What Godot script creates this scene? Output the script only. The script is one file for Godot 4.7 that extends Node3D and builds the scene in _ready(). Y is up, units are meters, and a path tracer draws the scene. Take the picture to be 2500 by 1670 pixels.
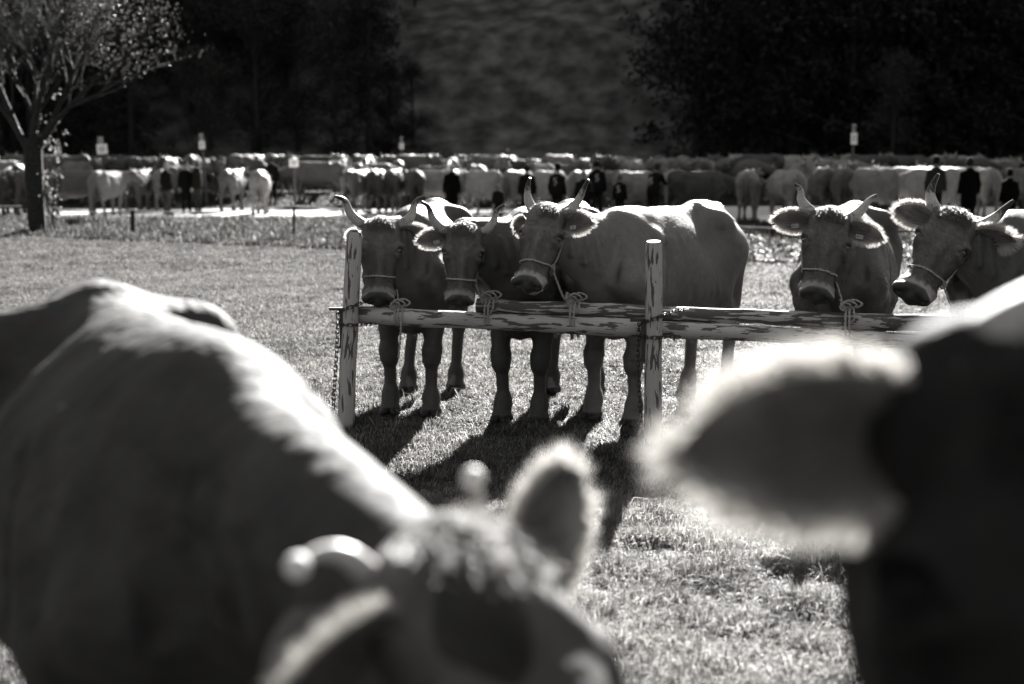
extends Node3D
# A cattle show on an autumn meadow, against the light. y is up, metres, the camera stands at x = 0, z = 0.

const FOCAL := 3472.0          # focal length in pixels of the 2500 x 1670 photograph
const EYE := 1.7
const HORIZON := 380.0
var pitch := atan((835.0 - HORIZON) / FOCAL)
var rng := RandomNumberGenerator.new()
var noise := FastNoiseLite.new()
var mats := {}
var used_names := {}

# ---------------------------------------------------------------- mesh collector
class Shape:
	var v := PackedVector3Array()
	var n := PackedVector3Array()
	var c := PackedColorArray()
	var t := PackedVector2Array()
	var i := PackedInt32Array()
	func vert(p: Vector3, nn: Vector3, cc := Color.WHITE, uv := Vector2.ZERO) -> int:
		v.append(p); n.append(nn); c.append(cc); t.append(uv)
		return v.size() - 1
	func tri(a: int, b: int, d: int) -> void:
		var f := (v[b] - v[a]).cross(v[d] - v[a])
		if f.dot(n[a] + n[b] + n[d]) > 0.0:
			i.append(a); i.append(d); i.append(b)
		else:
			i.append(a); i.append(b); i.append(d)
	func quad(a: int, b: int, d: int, e: int) -> void:
		tri(a, b, d); tri(a, d, e)
	func flat_quad(p: Vector3, q: Vector3, r: Vector3, s: Vector3, nn: Vector3, cc := Color.WHITE) -> void:
		var k := vert(p, nn, cc, Vector2(0, 0)); vert(q, nn, cc, Vector2(1, 0)); vert(r, nn, cc, Vector2(1, 1)); vert(s, nn, cc, Vector2(0, 1))
		quad(k, k + 1, k + 2, k + 3)
	func add(o: Shape, x := Transform3D()) -> void:
		var k := v.size()
		var nb := x.basis.inverse().transposed()
		for j in o.v.size():
			v.append(x * o.v[j]); n.append((nb * o.n[j]).normalized())
		c.append_array(o.c); t.append_array(o.t)
		for j in o.i:
			i.append(j + k)
	func mesh(m: Material) -> ArrayMesh:
		var a := []
		a.resize(Mesh.ARRAY_MAX)
		a[Mesh.ARRAY_VERTEX] = v; a[Mesh.ARRAY_NORMAL] = n; a[Mesh.ARRAY_COLOR] = c; a[Mesh.ARRAY_TEX_UV] = t; a[Mesh.ARRAY_INDEX] = i
		var out := ArrayMesh.new()
		out.add_surface_from_arrays(Mesh.PRIMITIVE_TRIANGLES, a)
		out.surface_set_material(0, m)
		return out

# ---------------------------------------------------------------- smooth bodies: a distance field meshed as surface nets
class Field:
	var lo: Vector3
	var cell: float
	var nx: int
	var ny: int
	var nz: int
	var sym: bool
	var f := PackedFloat32Array()
	func _init(low: Vector3, high: Vector3, size: float, mirrored: bool) -> void:
		sym = mirrored; cell = size; lo = low
		if sym:
			lo.z = -cell * 0.5
		nx = int(ceil((high.x - lo.x) / cell)) + 1
		ny = int(ceil((high.y - lo.y) / cell)) + 1
		nz = int(ceil((high.z - lo.z) / cell)) + 1
		f.resize(nx * ny * nz)
		f.fill(1.0)
	func span(a: float, b: float, axis: int, most: int) -> Vector2i:
		return Vector2i(clampi(int(floor((a - lo[axis]) / cell)), 0, most), clampi(int(ceil((b - lo[axis]) / cell)) + 1, 0, most))
	# a tapered capsule; sz squeezes it sideways; negative k cuts it away
	func cap(a: Vector3, b: Vector3, ra: float, rb: float, kk: float, sz := 1.0) -> void:
		var cut := kk < 0.0
		var k := absf(kk)
		var pad := k + 2.2 * cell
		var r := maxf(ra, rb) + pad
		var xs := span(minf(a.x, b.x) - r, maxf(a.x, b.x) + r, 0, nx)
		var ys := span(minf(a.y, b.y) - r, maxf(a.y, b.y) + r, 1, ny)
		var rz := maxf(ra, rb) * sz + pad
		var zs := span(minf(a.z, b.z) - rz, maxf(a.z, b.z) + rz, 2, nz)
		var inv := 1.0 / sz
		var bx := b.x - a.x
		var by := b.y - a.y
		var bz := (b.z - a.z) * inv
		var ibb := 1.0 / maxf(bx * bx + by * by + bz * bz, 1e-9)
		var dr := rb - ra
		var shrink := minf(1.0, sz * 1.15)
		for ix in range(xs.x, xs.y):
			var px := lo.x + ix * cell - a.x
			for iy in range(ys.x, ys.y):
				var py := lo.y + iy * cell - a.y
				var base := (ix * ny + iy) * nz
				var part := px * bx + py * by
				for iz in range(zs.x, zs.y):
					var pz := (lo.z + iz * cell - a.z) * inv
					var q := clampf((part + pz * bz) * ibb, 0.0, 1.0)
					var dx := px - q * bx
					var dy := py - q * by
					var dz := pz - q * bz
					var d := (sqrt(dx * dx + dy * dy + dz * dz) - ra - q * dr) * shrink
					var o := f[base + iz]
					if cut:
						d = -d
						var e := k - absf(o - d)
						f[base + iz] = maxf(o, d) + (e * e / k * 0.25 if e > 0.0 else 0.0)
					else:
						var e := k - absf(o - d)
						f[base + iz] = minf(o, d) - (e * e / k * 0.25 if e > 0.0 else 0.0)
	# an ellipsoid, tipped by an angle in the x-y plane
	func egg(c: Vector3, r: Vector3, kk: float, tip := 0.0) -> void:
		var cut := kk < 0.0
		var k := absf(kk)
		var pad := k + 2.2 * cell
		var big := maxf(r.x, r.y) + pad if tip != 0.0 else 0.0
		var ex := big if tip != 0.0 else r.x + pad
		var ey := big if tip != 0.0 else r.y + pad
		var xs := span(c.x - ex, c.x + ex, 0, nx)
		var ys := span(c.y - ey, c.y + ey, 1, ny)
		var zs := span(c.z - r.z - pad, c.z + r.z + pad, 2, nz)
		var co := cos(tip)
		var si := sin(tip)
		var ir := Vector3(1.0 / r.x, 1.0 / r.y, 1.0 / r.z)
		for ix in range(xs.x, xs.y):
			var gx := lo.x + ix * cell - c.x
			for iy in range(ys.x, ys.y):
				var gy := lo.y + iy * cell - c.y
				var px := (gx * co + gy * si) * ir.x
				var py := (gy * co - gx * si) * ir.y
				var base := (ix * ny + iy) * nz
				var s2 := px * px + py * py
				var t2 := px * px * ir.x * ir.x + py * py * ir.y * ir.y
				for iz in range(zs.x, zs.y):
					var pz := (lo.z + iz * cell - c.z) * ir.z
					var k0 := sqrt(s2 + pz * pz)
					var k1 := sqrt(t2 + pz * pz * ir.z * ir.z)
					var d := k0 * (k0 - 1.0) / maxf(k1, 1e-6) if k0 > 1e-5 else -0.05
					var o := f[base + iz]
					if cut:
						d = -d
						var e := k - absf(o - d)
						f[base + iz] = maxf(o, d) + (e * e / k * 0.25 if e > 0.0 else 0.0)
					else:
						var e := k - absf(o - d)
						f[base + iz] = minf(o, d) - (e * e / k * 0.25 if e > 0.0 else 0.0)
	func at(p: Vector3) -> float:
		var z := absf(p.z) if sym else p.z
		var g := (Vector3(p.x, p.y, z) - lo) / cell
		var ix := clampi(int(g.x), 0, nx - 2)
		var iy := clampi(int(g.y), 0, ny - 2)
		var iz := clampi(int(g.z), 0, nz - 2)
		var u := g - Vector3(ix, iy, iz)
		var b := (ix * ny + iy) * nz + iz
		var sx := ny * nz
		var p00 := lerpf(f[b], f[b + 1], u.z)
		var p01 := lerpf(f[b + nz], f[b + nz + 1], u.z)
		var p10 := lerpf(f[b + sx], f[b + sx + 1], u.z)
		var p11 := lerpf(f[b + sx + nz], f[b + sx + nz + 1], u.z)
		return lerpf(lerpf(p00, p01, u.y), lerpf(p10, p11, u.y), u.x)
	# carries a point out from an inner one to a given height above the surface
	func skin_point(from: Vector3, to: Vector3, above: float) -> Vector3:
		var dir := (to - from).normalized()
		var s := 0.0
		while s < 0.4:
			var p := from + dir * s
			if at(p) > above:
				return p
			s += 0.003
		return to
	func net() -> Shape:
		var out := Shape.new()
		var ids := PackedInt32Array()
		ids.resize(nx * ny * nz)
		ids.fill(-1)
		var sx := ny * nz
		if sym:
			for k in nx * ny:
				f[k * nz] = f[k * nz + 1]
		for ix in nx - 1:
			for iy in ny - 1:
				var b := (ix * ny + iy) * nz
				var last := (1 if f[b] < 0.0 else 0) + (1 if f[b + nz] < 0.0 else 0) + (1 if f[b + sx] < 0.0 else 0) + (1 if f[b + sx + nz] < 0.0 else 0)
				for iz in nz - 1:
					var e := b + iz + 1
					var now := (1 if f[e] < 0.0 else 0) + (1 if f[e + nz] < 0.0 else 0) + (1 if f[e + sx] < 0.0 else 0) + (1 if f[e + sx + nz] < 0.0 else 0)
					var all := last + now
					last = now
					if all == 0 or all == 8:
						continue
					var a := b + iz
					var w := [f[a], f[a + 1], f[a + nz], f[a + nz + 1], f[a + sx], f[a + sx + 1], f[a + sx + nz], f[a + sx + nz + 1]]
					var sum := Vector3.ZERO
					var many := 0
					for pair in [[0, 1], [2, 3], [4, 5], [6, 7], [0, 2], [1, 3], [4, 6], [5, 7], [0, 4], [1, 5], [2, 6], [3, 7]]:
						var fa: float = w[pair[0]]
						var fb: float = w[pair[1]]
						if (fa < 0.0) == (fb < 0.0):
							continue
						var q := fa / (fa - fb)
						var pa: int = pair[0]
						var pb: int = pair[1]
						sum += Vector3(pa >> 2, (pa >> 1) & 1, pa & 1).lerp(Vector3(pb >> 2, (pb >> 1) & 1, pb & 1), q)
						many += 1
					sum /= many
					var g := Vector3(w[4] + w[5] + w[6] + w[7] - w[0] - w[1] - w[2] - w[3], w[2] + w[3] + w[6] + w[7] - w[0] - w[1] - w[4] - w[5], w[1] + w[3] + w[5] + w[7] - w[0] - w[2] - w[4] - w[6])
					var p := lo + (Vector3(ix, iy, iz) + sum) * cell
					if sym and iz == 0:
						p.z = 0.0; g.z = 0.0
					ids[a] = out.vert(p, g.normalized())
		var first := 1 if sym else 0
		for ix in range(1, nx - 1):
			for iy in range(1, ny - 1):
				var b := (ix * ny + iy) * nz
				for iz in range(1, nz - 1):
					var e := b + iz
					var neg := f[e] < 0.0
					if neg != (f[e + sx] < 0.0) and iz >= first:
						_quad(out, ids[e], ids[e - nz], ids[e - nz - 1], ids[e - 1])
					if neg != (f[e + nz] < 0.0) and iz >= first:
						_quad(out, ids[e], ids[e - sx], ids[e - sx - 1], ids[e - 1])
					if neg != (f[e + 1] < 0.0):
						_quad(out, ids[e], ids[e - sx], ids[e - sx - nz], ids[e - nz])
		if sym:
			var n0 := out.v.size()
			var twin := PackedInt32Array()
			twin.resize(n0)
			for j in n0:
				if out.v[j].z == 0.0:
					twin[j] = j
				else:
					twin[j] = out.vert(out.v[j] * Vector3(1, 1, -1), out.n[j] * Vector3(1, 1, -1))
			var m := out.i.size()
			for j in range(0, m, 3):
				out.i.append(twin[out.i[j]]); out.i.append(twin[out.i[j + 2]]); out.i.append(twin[out.i[j + 1]])
		return out
	func _quad(out: Shape, a: int, b: int, c: int, d: int) -> void:
		if a < 0 or b < 0 or c < 0 or d < 0:
			return
		out.quad(a, b, c, d)

# ---------------------------------------------------------------- small helpers
func ray(px: float, py: float) -> Vector3:
	return Vector3((px - 1250.0) / FOCAL, -(py - 835.0) / FOCAL, -1.0).rotated(Vector3.RIGHT, -pitch)

func on_plane(px: float, py: float, h := 0.0) -> Vector3:      # where that pixel's ray meets a level plane
	var d := ray(px, py)
	return Vector3(0, EYE, 0) + d * ((h - EYE) / d.y)

func at_depth(px: float, py: float, z: float) -> Vector3:      # the point of that ray at a depth read off the ground
	var d := ray(px, py)
	return Vector3(0, EYE, 0) + d * (z / d.z)

func numbered(called: String) -> String:
	var k: int = used_names.get(called, 0)
	used_names[called] = k + 1
	return called if k == 0 else "%s_%03d" % [called, k]

func tag(o: Node, label: String, category: String, group := "", kind := "") -> Node:
	if label: o.set_meta("label", label)
	if category: o.set_meta("category", category)
	if group: o.set_meta("group", group)
	if kind: o.set_meta("kind", kind)
	return o

func thing(called: String, label: String, category: String, at := Vector3.ZERO, turn := 0.0, group := "") -> Node3D:
	var o := Node3D.new()
	o.name = numbered(called)
	add_child(o)
	o.position = at
	o.rotation.y = turn
	tag(o, label, category, group)
	return o

func part(called: String, m: Mesh, parent: Node3D, x := Transform3D()) -> MeshInstance3D:
	var o := MeshInstance3D.new()
	o.name = called
	o.mesh = m
	o.transform = x
	parent.add_child(o, true)
	return o

func lone(called: String, m: Mesh, label: String, category: String, at := Vector3.ZERO, group := "", kind := "") -> MeshInstance3D:
	var o := MeshInstance3D.new()
	o.name = numbered(called)
	o.mesh = m
	add_child(o)
	o.position = at
	tag(o, label, category, group, kind)
	return o

func grey(x: float) -> Color:                    # a neutral linear value as the sRGB colour that albedo_color wants
	return Color(x, x * 0.985, x * 0.965).linear_to_srgb()

func lin(x: float) -> Color:                     # the same for vertex colours, which are linear
	return Color(x, x * 0.985, x * 0.965)

func noise_tex(freq: float, size: int, seed_: int, lo_: float, hi_: float, octaves := 4, normal := false, bump := 4.0) -> NoiseTexture2D:
	var nz := FastNoiseLite.new()
	nz.seed = seed_
	nz.frequency = freq
	nz.fractal_octaves = octaves
	var tx := NoiseTexture2D.new()
	tx.width = size; tx.height = size
	tx.seamless = true
	tx.generate_mipmaps = false
	tx.noise = nz
	if normal:
		tx.as_normal_map = true
		tx.bump_strength = bump
	else:
		var gr := Gradient.new()
		gr.set_color(0, Color(lo_, lo_, lo_)); gr.set_color(1, Color(hi_, hi_, hi_))
		tx.color_ramp = gr
	return tx

func mat(called: String, base: float, rough := 0.8, spec := 0.3, vertex := false) -> StandardMaterial3D:
	var m := StandardMaterial3D.new()
	m.resource_name = called
	m.albedo_color = grey(base)
	m.roughness = rough
	m.metallic_specular = spec
	m.vertex_color_use_as_albedo = vertex
	mats[called] = m
	return m

func tri_tex(m: StandardMaterial3D, tx: Texture2D, scale_: float, world := false) -> void:
	m.albedo_texture = tx
	m.uv1_triplanar = true
	m.uv1_world_triplanar = world
	m.uv1_scale = Vector3.ONE * scale_

func tri_bump(m: StandardMaterial3D, tx: Texture2D, cm: float) -> void:
	m.heightmap_enabled = true
	m.heightmap_texture = tx
	m.heightmap_scale = cm

func curve(pts: Array, step: float) -> PackedVector3Array:       # a smooth line through the points
	var out := PackedVector3Array()
	for k in pts.size() - 1:
		var p0: Vector3 = pts[maxi(k - 1, 0)]
		var p1: Vector3 = pts[k]
		var p2: Vector3 = pts[k + 1]
		var p3: Vector3 = pts[mini(k + 2, pts.size() - 1)]
		var m := maxi(1, int(ceil(p1.distance_to(p2) / step)))
		for j in m:
			out.append(p1.cubic_interpolate(p2, p0, p3, float(j) / m))
	out.append(pts[-1])
	return out

# a round sweep; radii and colours by fraction of the way
func tube(s: Shape, pts: PackedVector3Array, radius: Callable, sides: int, color = null, flat := 1.0) -> void:
	var count := pts.size()
	var dir := (pts[1] - pts[0]).normalized()
	var side := dir.cross(Vector3.UP if absf(dir.y) < 0.9 else Vector3.RIGHT).normalized()
	var first := s.v.size()
	var run := 0.0
	for k in count:
		var d := (pts[mini(k + 1, count - 1)] - pts[maxi(k - 1, 0)]).normalized()
		side = (side - d * side.dot(d)).normalized()
		var up := side.cross(d)
		var q := float(k) / (count - 1)
		var r: float = radius.call(q)
		if k: run += pts[k].distance_to(pts[k - 1])
		for j in sides + 1:
			var a := TAU * j / sides
			var w := side * cos(a) + up * sin(a) * flat
			var cc: Color = color.call(q, a) if color != null else Color.WHITE
			s.vert(pts[k] + w * r, (side * cos(a) * flat + up * sin(a)).normalized(), cc, Vector2(run, float(j) / sides))
	for k in count - 1:
		for j in sides:
			var a := first + k * (sides + 1) + j
			s.quad(a, a + 1, a + sides + 2, a + sides + 1)
	for e in 2:
		var k := 0 if e == 0 else count - 1
		var d := (pts[0] - pts[1]).normalized() if e == 0 else (pts[-1] - pts[-2]).normalized()
		var mid := s.vert(pts[k], d, color.call(float(e), 0.0) if color != null else Color.WHITE, Vector2(0.5, 0.5))
		var ring := []
		for j in sides + 1:
			var o := first + k * (sides + 1) + j
			ring.append(s.vert(s.v[o], d, s.c[o], s.t[o]))
		for j in sides:
			s.tri(mid, ring[j], ring[j + 1])

func box(s: Shape, c: Vector3, h: Vector3, basis_ := Basis(), cc := Color.WHITE) -> void:
	for ax in 3:
		for sg in [-1.0, 1.0]:
			var nn := Vector3.ZERO
			nn[ax] = sg
			var u := Vector3.ZERO
			var w := Vector3.ZERO
			u[(ax + 1) % 3] = h[(ax + 1) % 3]
			w[(ax + 2) % 3] = h[(ax + 2) % 3]
			var o := nn * h[ax]
			s.flat_quad(c + basis_ * (o - u - w), c + basis_ * (o + u - w), c + basis_ * (o + u + w), c + basis_ * (o - u + w), basis_ * nn, cc)

# two twisted strands
func rope(s: Shape, pts: Array, r := 0.006, step := 0.012) -> void:
	var line := curve(pts, step)
	if line.size() < 3:
		return
	var side := Vector3.RIGHT
	for strand in 2:
		var w := PackedVector3Array()
		var run := 0.0
		for k in line.size():
			var d := (line[mini(k + 1, line.size() - 1)] - line[maxi(k - 1, 0)]).normalized()
			side = (side - d * side.dot(d)).normalized()
			if side.length() < 0.5: side = d.cross(Vector3.UP).normalized()
			var up := side.cross(d)
			if k: run += line[k].distance_to(line[k - 1])
			var a := run / (r * 9.0) * TAU + strand * PI
			w.append(line[k] + (side * cos(a) + up * sin(a)) * r * 0.55)
		tube(s, w, func(_q): return r * 0.62, 5)

# ---------------------------------------------------------------- cattle
# The standing cow faces +x, its hooves on y = 0. The neck and legs are bent to each cow's pose; the head is set where the photograph shows it.
const NECK := Vector3(0.50, 1.09, 0)
const NAPE := Vector3(0.98, 1.27, 0)
const NAPE_IN_HEAD := Vector3(0.045, -0.115, 0)
var cow_body: Array = []       # [fine, coarse] shapes
var cow_head: Array = []
var head_field: Field

func cow_body_shape(cell: float) -> Shape:
	var f := Field.new(Vector3(-1.0, -0.03, 0), Vector3(1.16, 1.47, 0.45), cell, true)
	f.egg(Vector3(0.0, 0.95, 0), Vector3(0.64, 0.385, 0.300), 0.02)
	f.egg(Vector3(-0.12, 0.84, 0), Vector3(0.50, 0.29, 0.295), 0.12)
	f.egg(Vector3(0.40, 0.98, 0), Vector3(0.31, 0.36, 0.215), 0.14)
	f.egg(Vector3(-0.62, 1.10, 0), Vector3(0.30, 0.25, 0.235), 0.16)
	f.cap(Vector3(0.45, 1.265, 0), Vector3(-0.78, 1.315, 0), 0.058, 0.05, 0.13)
	f.cap(Vector3(0.50, 1.26, 0), Vector3(0.24, 1.275, 0), 0.075, 0.06, 0.10)
	f.cap(Vector3(0.42, 1.22, 0.075), Vector3(0.62, 0.94, 0.165), 0.075, 0.105, 0.07)
	f.cap(Vector3(0.62, 0.93, 0.165), Vector3(0.42, 0.80, 0.17), 0.10, 0.09, 0.08)
	f.cap(Vector3(0.33, 1.16, 0.16), Vector3(0.40, 0.86, 0.20), 0.06, 0.07, 0.08)
	for k in 5:                                                                   # ribs
		var rx := 0.16 - 0.105 * k
		f.cap(Vector3(rx + 0.03, 1.16, 0.215), Vector3(rx - 0.07, 0.80, 0.283), 0.017, 0.015, 0.04)
	f.cap(Vector3(-0.50, 1.265, 0.18), Vector3(-0.54, 1.235, 0.225), 0.05, 0.042, 0.09)   # hip bones
	f.cap(Vector3(-0.50, 1.30, 0.02), Vector3(-0.52, 1.265, 0.19), 0.035, 0.035, 0.12)
	f.cap(Vector3(-0.78, 1.305, 0), Vector3(-0.86, 1.285, 0), 0.05, 0.035, 0.05)
	f.cap(Vector3(-0.50, 1.345, 0), Vector3(-0.63, 1.350, 0), 0.032, 0.030, 0.06)                      # sacrum
	f.cap(Vector3(0.46, 1.305, 0), Vector3(0.34, 1.315, 0), 0.035, 0.030, 0.06)                        # withers
	f.cap(Vector3(-0.84, 1.21, 0.075), Vector3(-0.88, 1.18, 0.095), 0.055, 0.045, 0.08)
	f.cap(Vector3(-0.62, 1.06, 0.15), Vector3(-0.47, 0.78, 0.185), 0.165, 0.105, 0.10)
	f.cap(Vector3(-0.74, 1.05, 0.13), Vector3(-0.74, 0.70, 0.15), 0.13, 0.085, 0.10)
	f.cap(Vector3(-0.49, 0.78, 0.18), Vector3(-0.76, 0.52, 0.155), 0.095, 0.052, 0.07)
	f.cap(Vector3(-0.80, 0.60, 0.15), Vector3(-0.80, 0.50, 0.153), 0.028, 0.045, 0.05)
	f.cap(Vector3(-0.775, 0.52, 0.155), Vector3(-0.772, 0.46, 0.155), 0.054, 0.048, 0.04)
	f.cap(Vector3(-0.77, 0.47, 0.155), Vector3(-0.735, 0.17, 0.15), 0.044, 0.038, 0.02)
	f.cap(Vector3(-0.805, 0.48, 0.15), Vector3(-0.768, 0.18, 0.15), 0.022, 0.020, 0.02)
	f.cap(Vector3(0.43, 0.82, 0.16), Vector3(0.475, 0.45, 0.15), 0.095, 0.053, 0.07)
	f.cap(Vector3(0.483, 0.435, 0.15), Vector3(0.485, 0.385, 0.15), 0.068, 0.062, 0.03)
	f.cap(Vector3(0.475, 0.38, 0.15), Vector3(0.462, 0.16, 0.15), 0.043, 0.038, 0.02)
	f.cap(Vector3(0.440, 0.36, 0.15), Vector3(0.432, 0.17, 0.15), 0.020, 0.020, 0.02)
	for leg in [Vector3(-0.725, 0.14, 0.15), Vector3(0.462, 0.14, 0.15)]:           # fetlock, pastern, two claws
		f.cap(leg + Vector3(0, 0.01, 0), leg + Vector3(0, -0.01, 0), 0.054, 0.056, 0.03)
		f.cap(leg + Vector3(0.01, -0.02, 0), leg + Vector3(0.03, -0.08, 0), 0.052, 0.060, 0.03)
		for zz in [-0.033, 0.033]:
			f.cap(leg + Vector3(0.02, -0.100, zz), leg + Vector3(0.085, -0.115, zz * 1.1), 0.041, 0.026, 0.014)
		f.cap(leg + Vector3(-0.045, -0.03, 0.02), leg + Vector3(-0.05, -0.045, 0.02), 0.014, 0.01, 0.01)
	f.cap(Vector3(0.66, 0.86, 0), Vector3(0.50, 0.63, 0), 0.10, 0.085, 0.09, 0.85)   # brisket
	f.cap(Vector3(0.60, 0.66, 0), Vector3(0.64, 0.60, 0), 0.05, 0.03, 0.07, 0.6)
	f.cap(Vector3(0.62, 0.76, 0), Vector3(0.82, 1.00, 0), 0.06, 0.045, 0.09, 0.45)   # dewlap
	f.cap(Vector3(0.50, 1.11, 0), NAPE, 0.185, 0.125, 0.10, 0.74)
	f.cap(Vector3(-0.44, 0.84, 0.215), Vector3(-0.26, 0.70, 0.225), 0.035, 0.02, 0.06)             # flank fold
	f.cap(Vector3(0.58, 0.98, 0), Vector3(0.95, 1.17, 0), 0.15, 0.10, 0.09, 0.66)
	f.cap(Vector3(0.66, 1.17, 0.150), Vector3(0.735, 0.96, 0.165), 0.018, 0.022, -0.05)             # hollow before the shoulder
	f.cap(Vector3(0.26, 1.13, 0.245), Vector3(0.285, 0.82, 0.285), 0.018, 0.022, -0.05)             # hollow behind it
	f.egg(Vector3(-0.31, 1.165, 0.275), Vector3(0.13, 0.075, 0.055), -0.07)                        # hungry hollow
	for k in 4:                                                                   # folds of the neck
		f.cap(Vector3(0.73 + 0.06 * k, 1.20 + 0.015 * k, 0.112 - 0.004 * k), Vector3(0.70 + 0.075 * k, 0.95 + 0.045 * k, 0.085), 0.011, 0.013, 0.022)
	f.egg(Vector3(-0.44, 0.61, 0), Vector3(0.20, 0.135, 0.135), 0.07)                # udder
	for tx in [-0.52, -0.38]:
		f.cap(Vector3(tx, 0.52, 0.065), Vector3(tx, 0.445, 0.07), 0.02, 0.013, 0.02)
	var s := f.net()
	for k in s.v.size():
		var p := s.v[k]
		var x := 0.175
		x *= 1.0 + 0.16 * noise.get_noise_3d(p.x * 3.0, p.y * 3.0, absf(p.z) * 3.0)
		if p.x < -0.2 and p.x > -0.66 and p.y < 0.66 and absf(p.z) < 0.145: x = 0.30     # pale udder
		if p.y < 0.062: x = 0.035                                                       # hooves
		s.c[k] = lin(x)
	return s

func cow_head_shape(cell: float, keep: bool) -> Shape:
	var f := Field.new(Vector3(-0.12, -0.42, 0), Vector3(0.62, 0.06, 0.20), cell, true)
	f.egg(Vector3(0.08, -0.065, 0), Vector3(0.105, 0.082, 0.112), 0.02)                       # braincase
	f.egg(Vector3(0.15, -0.052, 0), Vector3(0.15, 0.052, 0.105), 0.04)                        # flat forehead
	f.cap(Vector3(0.010, -0.040, 0), Vector3(0.025, -0.055, 0.080), 0.048, 0.036, 0.04)       # poll
	f.cap(Vector3(0.150, -0.022, 0.060), Vector3(0.172, -0.050, 0.112), 0.026, 0.030, 0.04)  # brow
	f.cap(Vector3(0.195, -0.056, 0.096), Vector3(0.215, -0.062, 0.094), 0.042, 0.040, 0.03)   # eye socket
	f.cap(Vector3(0.20, -0.068, 0), Vector3(0.46, -0.062, 0), 0.064, 0.052, 0.05)             # nasal bridge
	f.cap(Vector3(0.24, -0.120, 0.048), Vector3(0.45, -0.105, 0.040), 0.052, 0.042, 0.05)     # cheek bones
	f.cap(Vector3(0.215, -0.098, 0.096), Vector3(0.31, -0.118, 0.072), 0.020, 0.012, 0.035)
	f.egg(Vector3(0.17, -0.170, 0.052), Vector3(0.125, 0.085, 0.050), 0.05)                   # masseter
	f.cap(Vector3(0.12, -0.215, 0.045), Vector3(0.42, -0.150, 0.026), 0.050, 0.034, 0.05)     # jaw bone
	f.egg(Vector3(0.500, -0.080, 0), Vector3(0.052, 0.058, 0.080), 0.045)                     # muzzle
	f.cap(Vector3(0.470, -0.108, 0.056), Vector3(0.505, -0.098, 0.052), 0.046, 0.042, 0.03)   # lips
	f.egg(Vector3(0.465, -0.166, 0), Vector3(0.060, 0.030, 0.054), 0.022)                     # chin
	f.cap(Vector3(0.520, -0.038, 0.038), Vector3(0.530, -0.052, 0.078), 0.020, 0.020, 0.02)   # nostril wings
	f.cap(Vector3(0.530, -0.052, 0.078), Vector3(0.530, -0.085, 0.082), 0.018, 0.014, 0.02)
	f.cap(Vector3(0.545, -0.075, 0), Vector3(0.545, -0.11, 0), 0.020, 0.022, 0.03)
	f.cap(Vector3(0.075, -0.12, 0), Vector3(0.02, -0.27, 0), 0.105, 0.112, 0.06, 0.86)
	f.cap(Vector3(0.172, -0.022, 0.108), Vector3(0.174, -0.075, 0.130), 0.013, 0.012, 0.010)  # upper lid
	f.cap(Vector3(0.234, -0.032, 0.100), Vector3(0.230, -0.078, 0.120), 0.010, 0.010, 0.012)  # lower lid
	if cell < 0.01:
		f.cap(Vector3(0.203, -0.022, 0.128), Vector3(0.203, -0.060, 0.146), 0.021, 0.021, -0.006)
		f.cap(Vector3(0.562, -0.056, 0.048), Vector3(0.548, -0.072, 0.066), 0.012, 0.017, -0.010)   # nostrils
		f.egg(Vector3(0.525, -0.139, 0), Vector3(0.062, 0.0085, 0.10), -0.012)                       # the line of the mouth
		f.cap(Vector3(0.27, -0.012, 0.062), Vector3(0.36, -0.030, 0.058), 0.010, 0.010, -0.05)       # hollow beside the bridge
	var s := f.net()
	for k in s.v.size():
		var p := s.v[k]
		var z := absf(p.z)
		var x := 0.155 * (1.0 + 0.2 * noise.get_noise_3d(p.x * 9.0, p.y * 9.0, z * 9.0))
		if p.x > 0.24: x *= lerpf(1.0, 0.75, smoothstep(0.24, 0.36, p.x))
		if p.x < 0.10 and p.y > -0.06: x *= 1.12
		var ring := smoothstep(0.462, 0.492, p.x + 0.34 * maxf(0.0, -p.y - 0.08) + 0.012 * smoothstep(0.04, 0.07, z) + 0.02 * noise.get_noise_2d(p.y * 60.0, z * 60.0))
		x = lerpf(x, 0.31, ring)                                                        # mealy muzzle
		var pad := smoothstep(0.497, 0.512, p.x - 0.9 * maxf(0.0, z - 0.055) - 0.4 * maxf(0.0, -p.y - 0.115)) * smoothstep(-0.135, -0.120, p.y)
		x = lerpf(x, 0.05, pad)                                                        # dark nose pad
		if p.x > 0.46 and absf(p.y + 0.137) < 0.012: x = 0.03
		if Vector2(p.x - 0.203, p.y + 0.045).length() < 0.034 and z > 0.09: x *= 0.45
		s.c[k] = lin(x)
	if keep: head_field = f
	return s

func make_cow_shapes() -> void:
	cow_body = [cow_body_shape(0.0145), cow_body_shape(0.030)]
	cow_head = [cow_head_shape(0.0062, true), cow_head_shape(0.0155, false)]
	if 1 > 2: print(cow_body[0].v.size(), " ", cow_head[0].v.size(), " ", cow_body[1].v.size())

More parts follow.
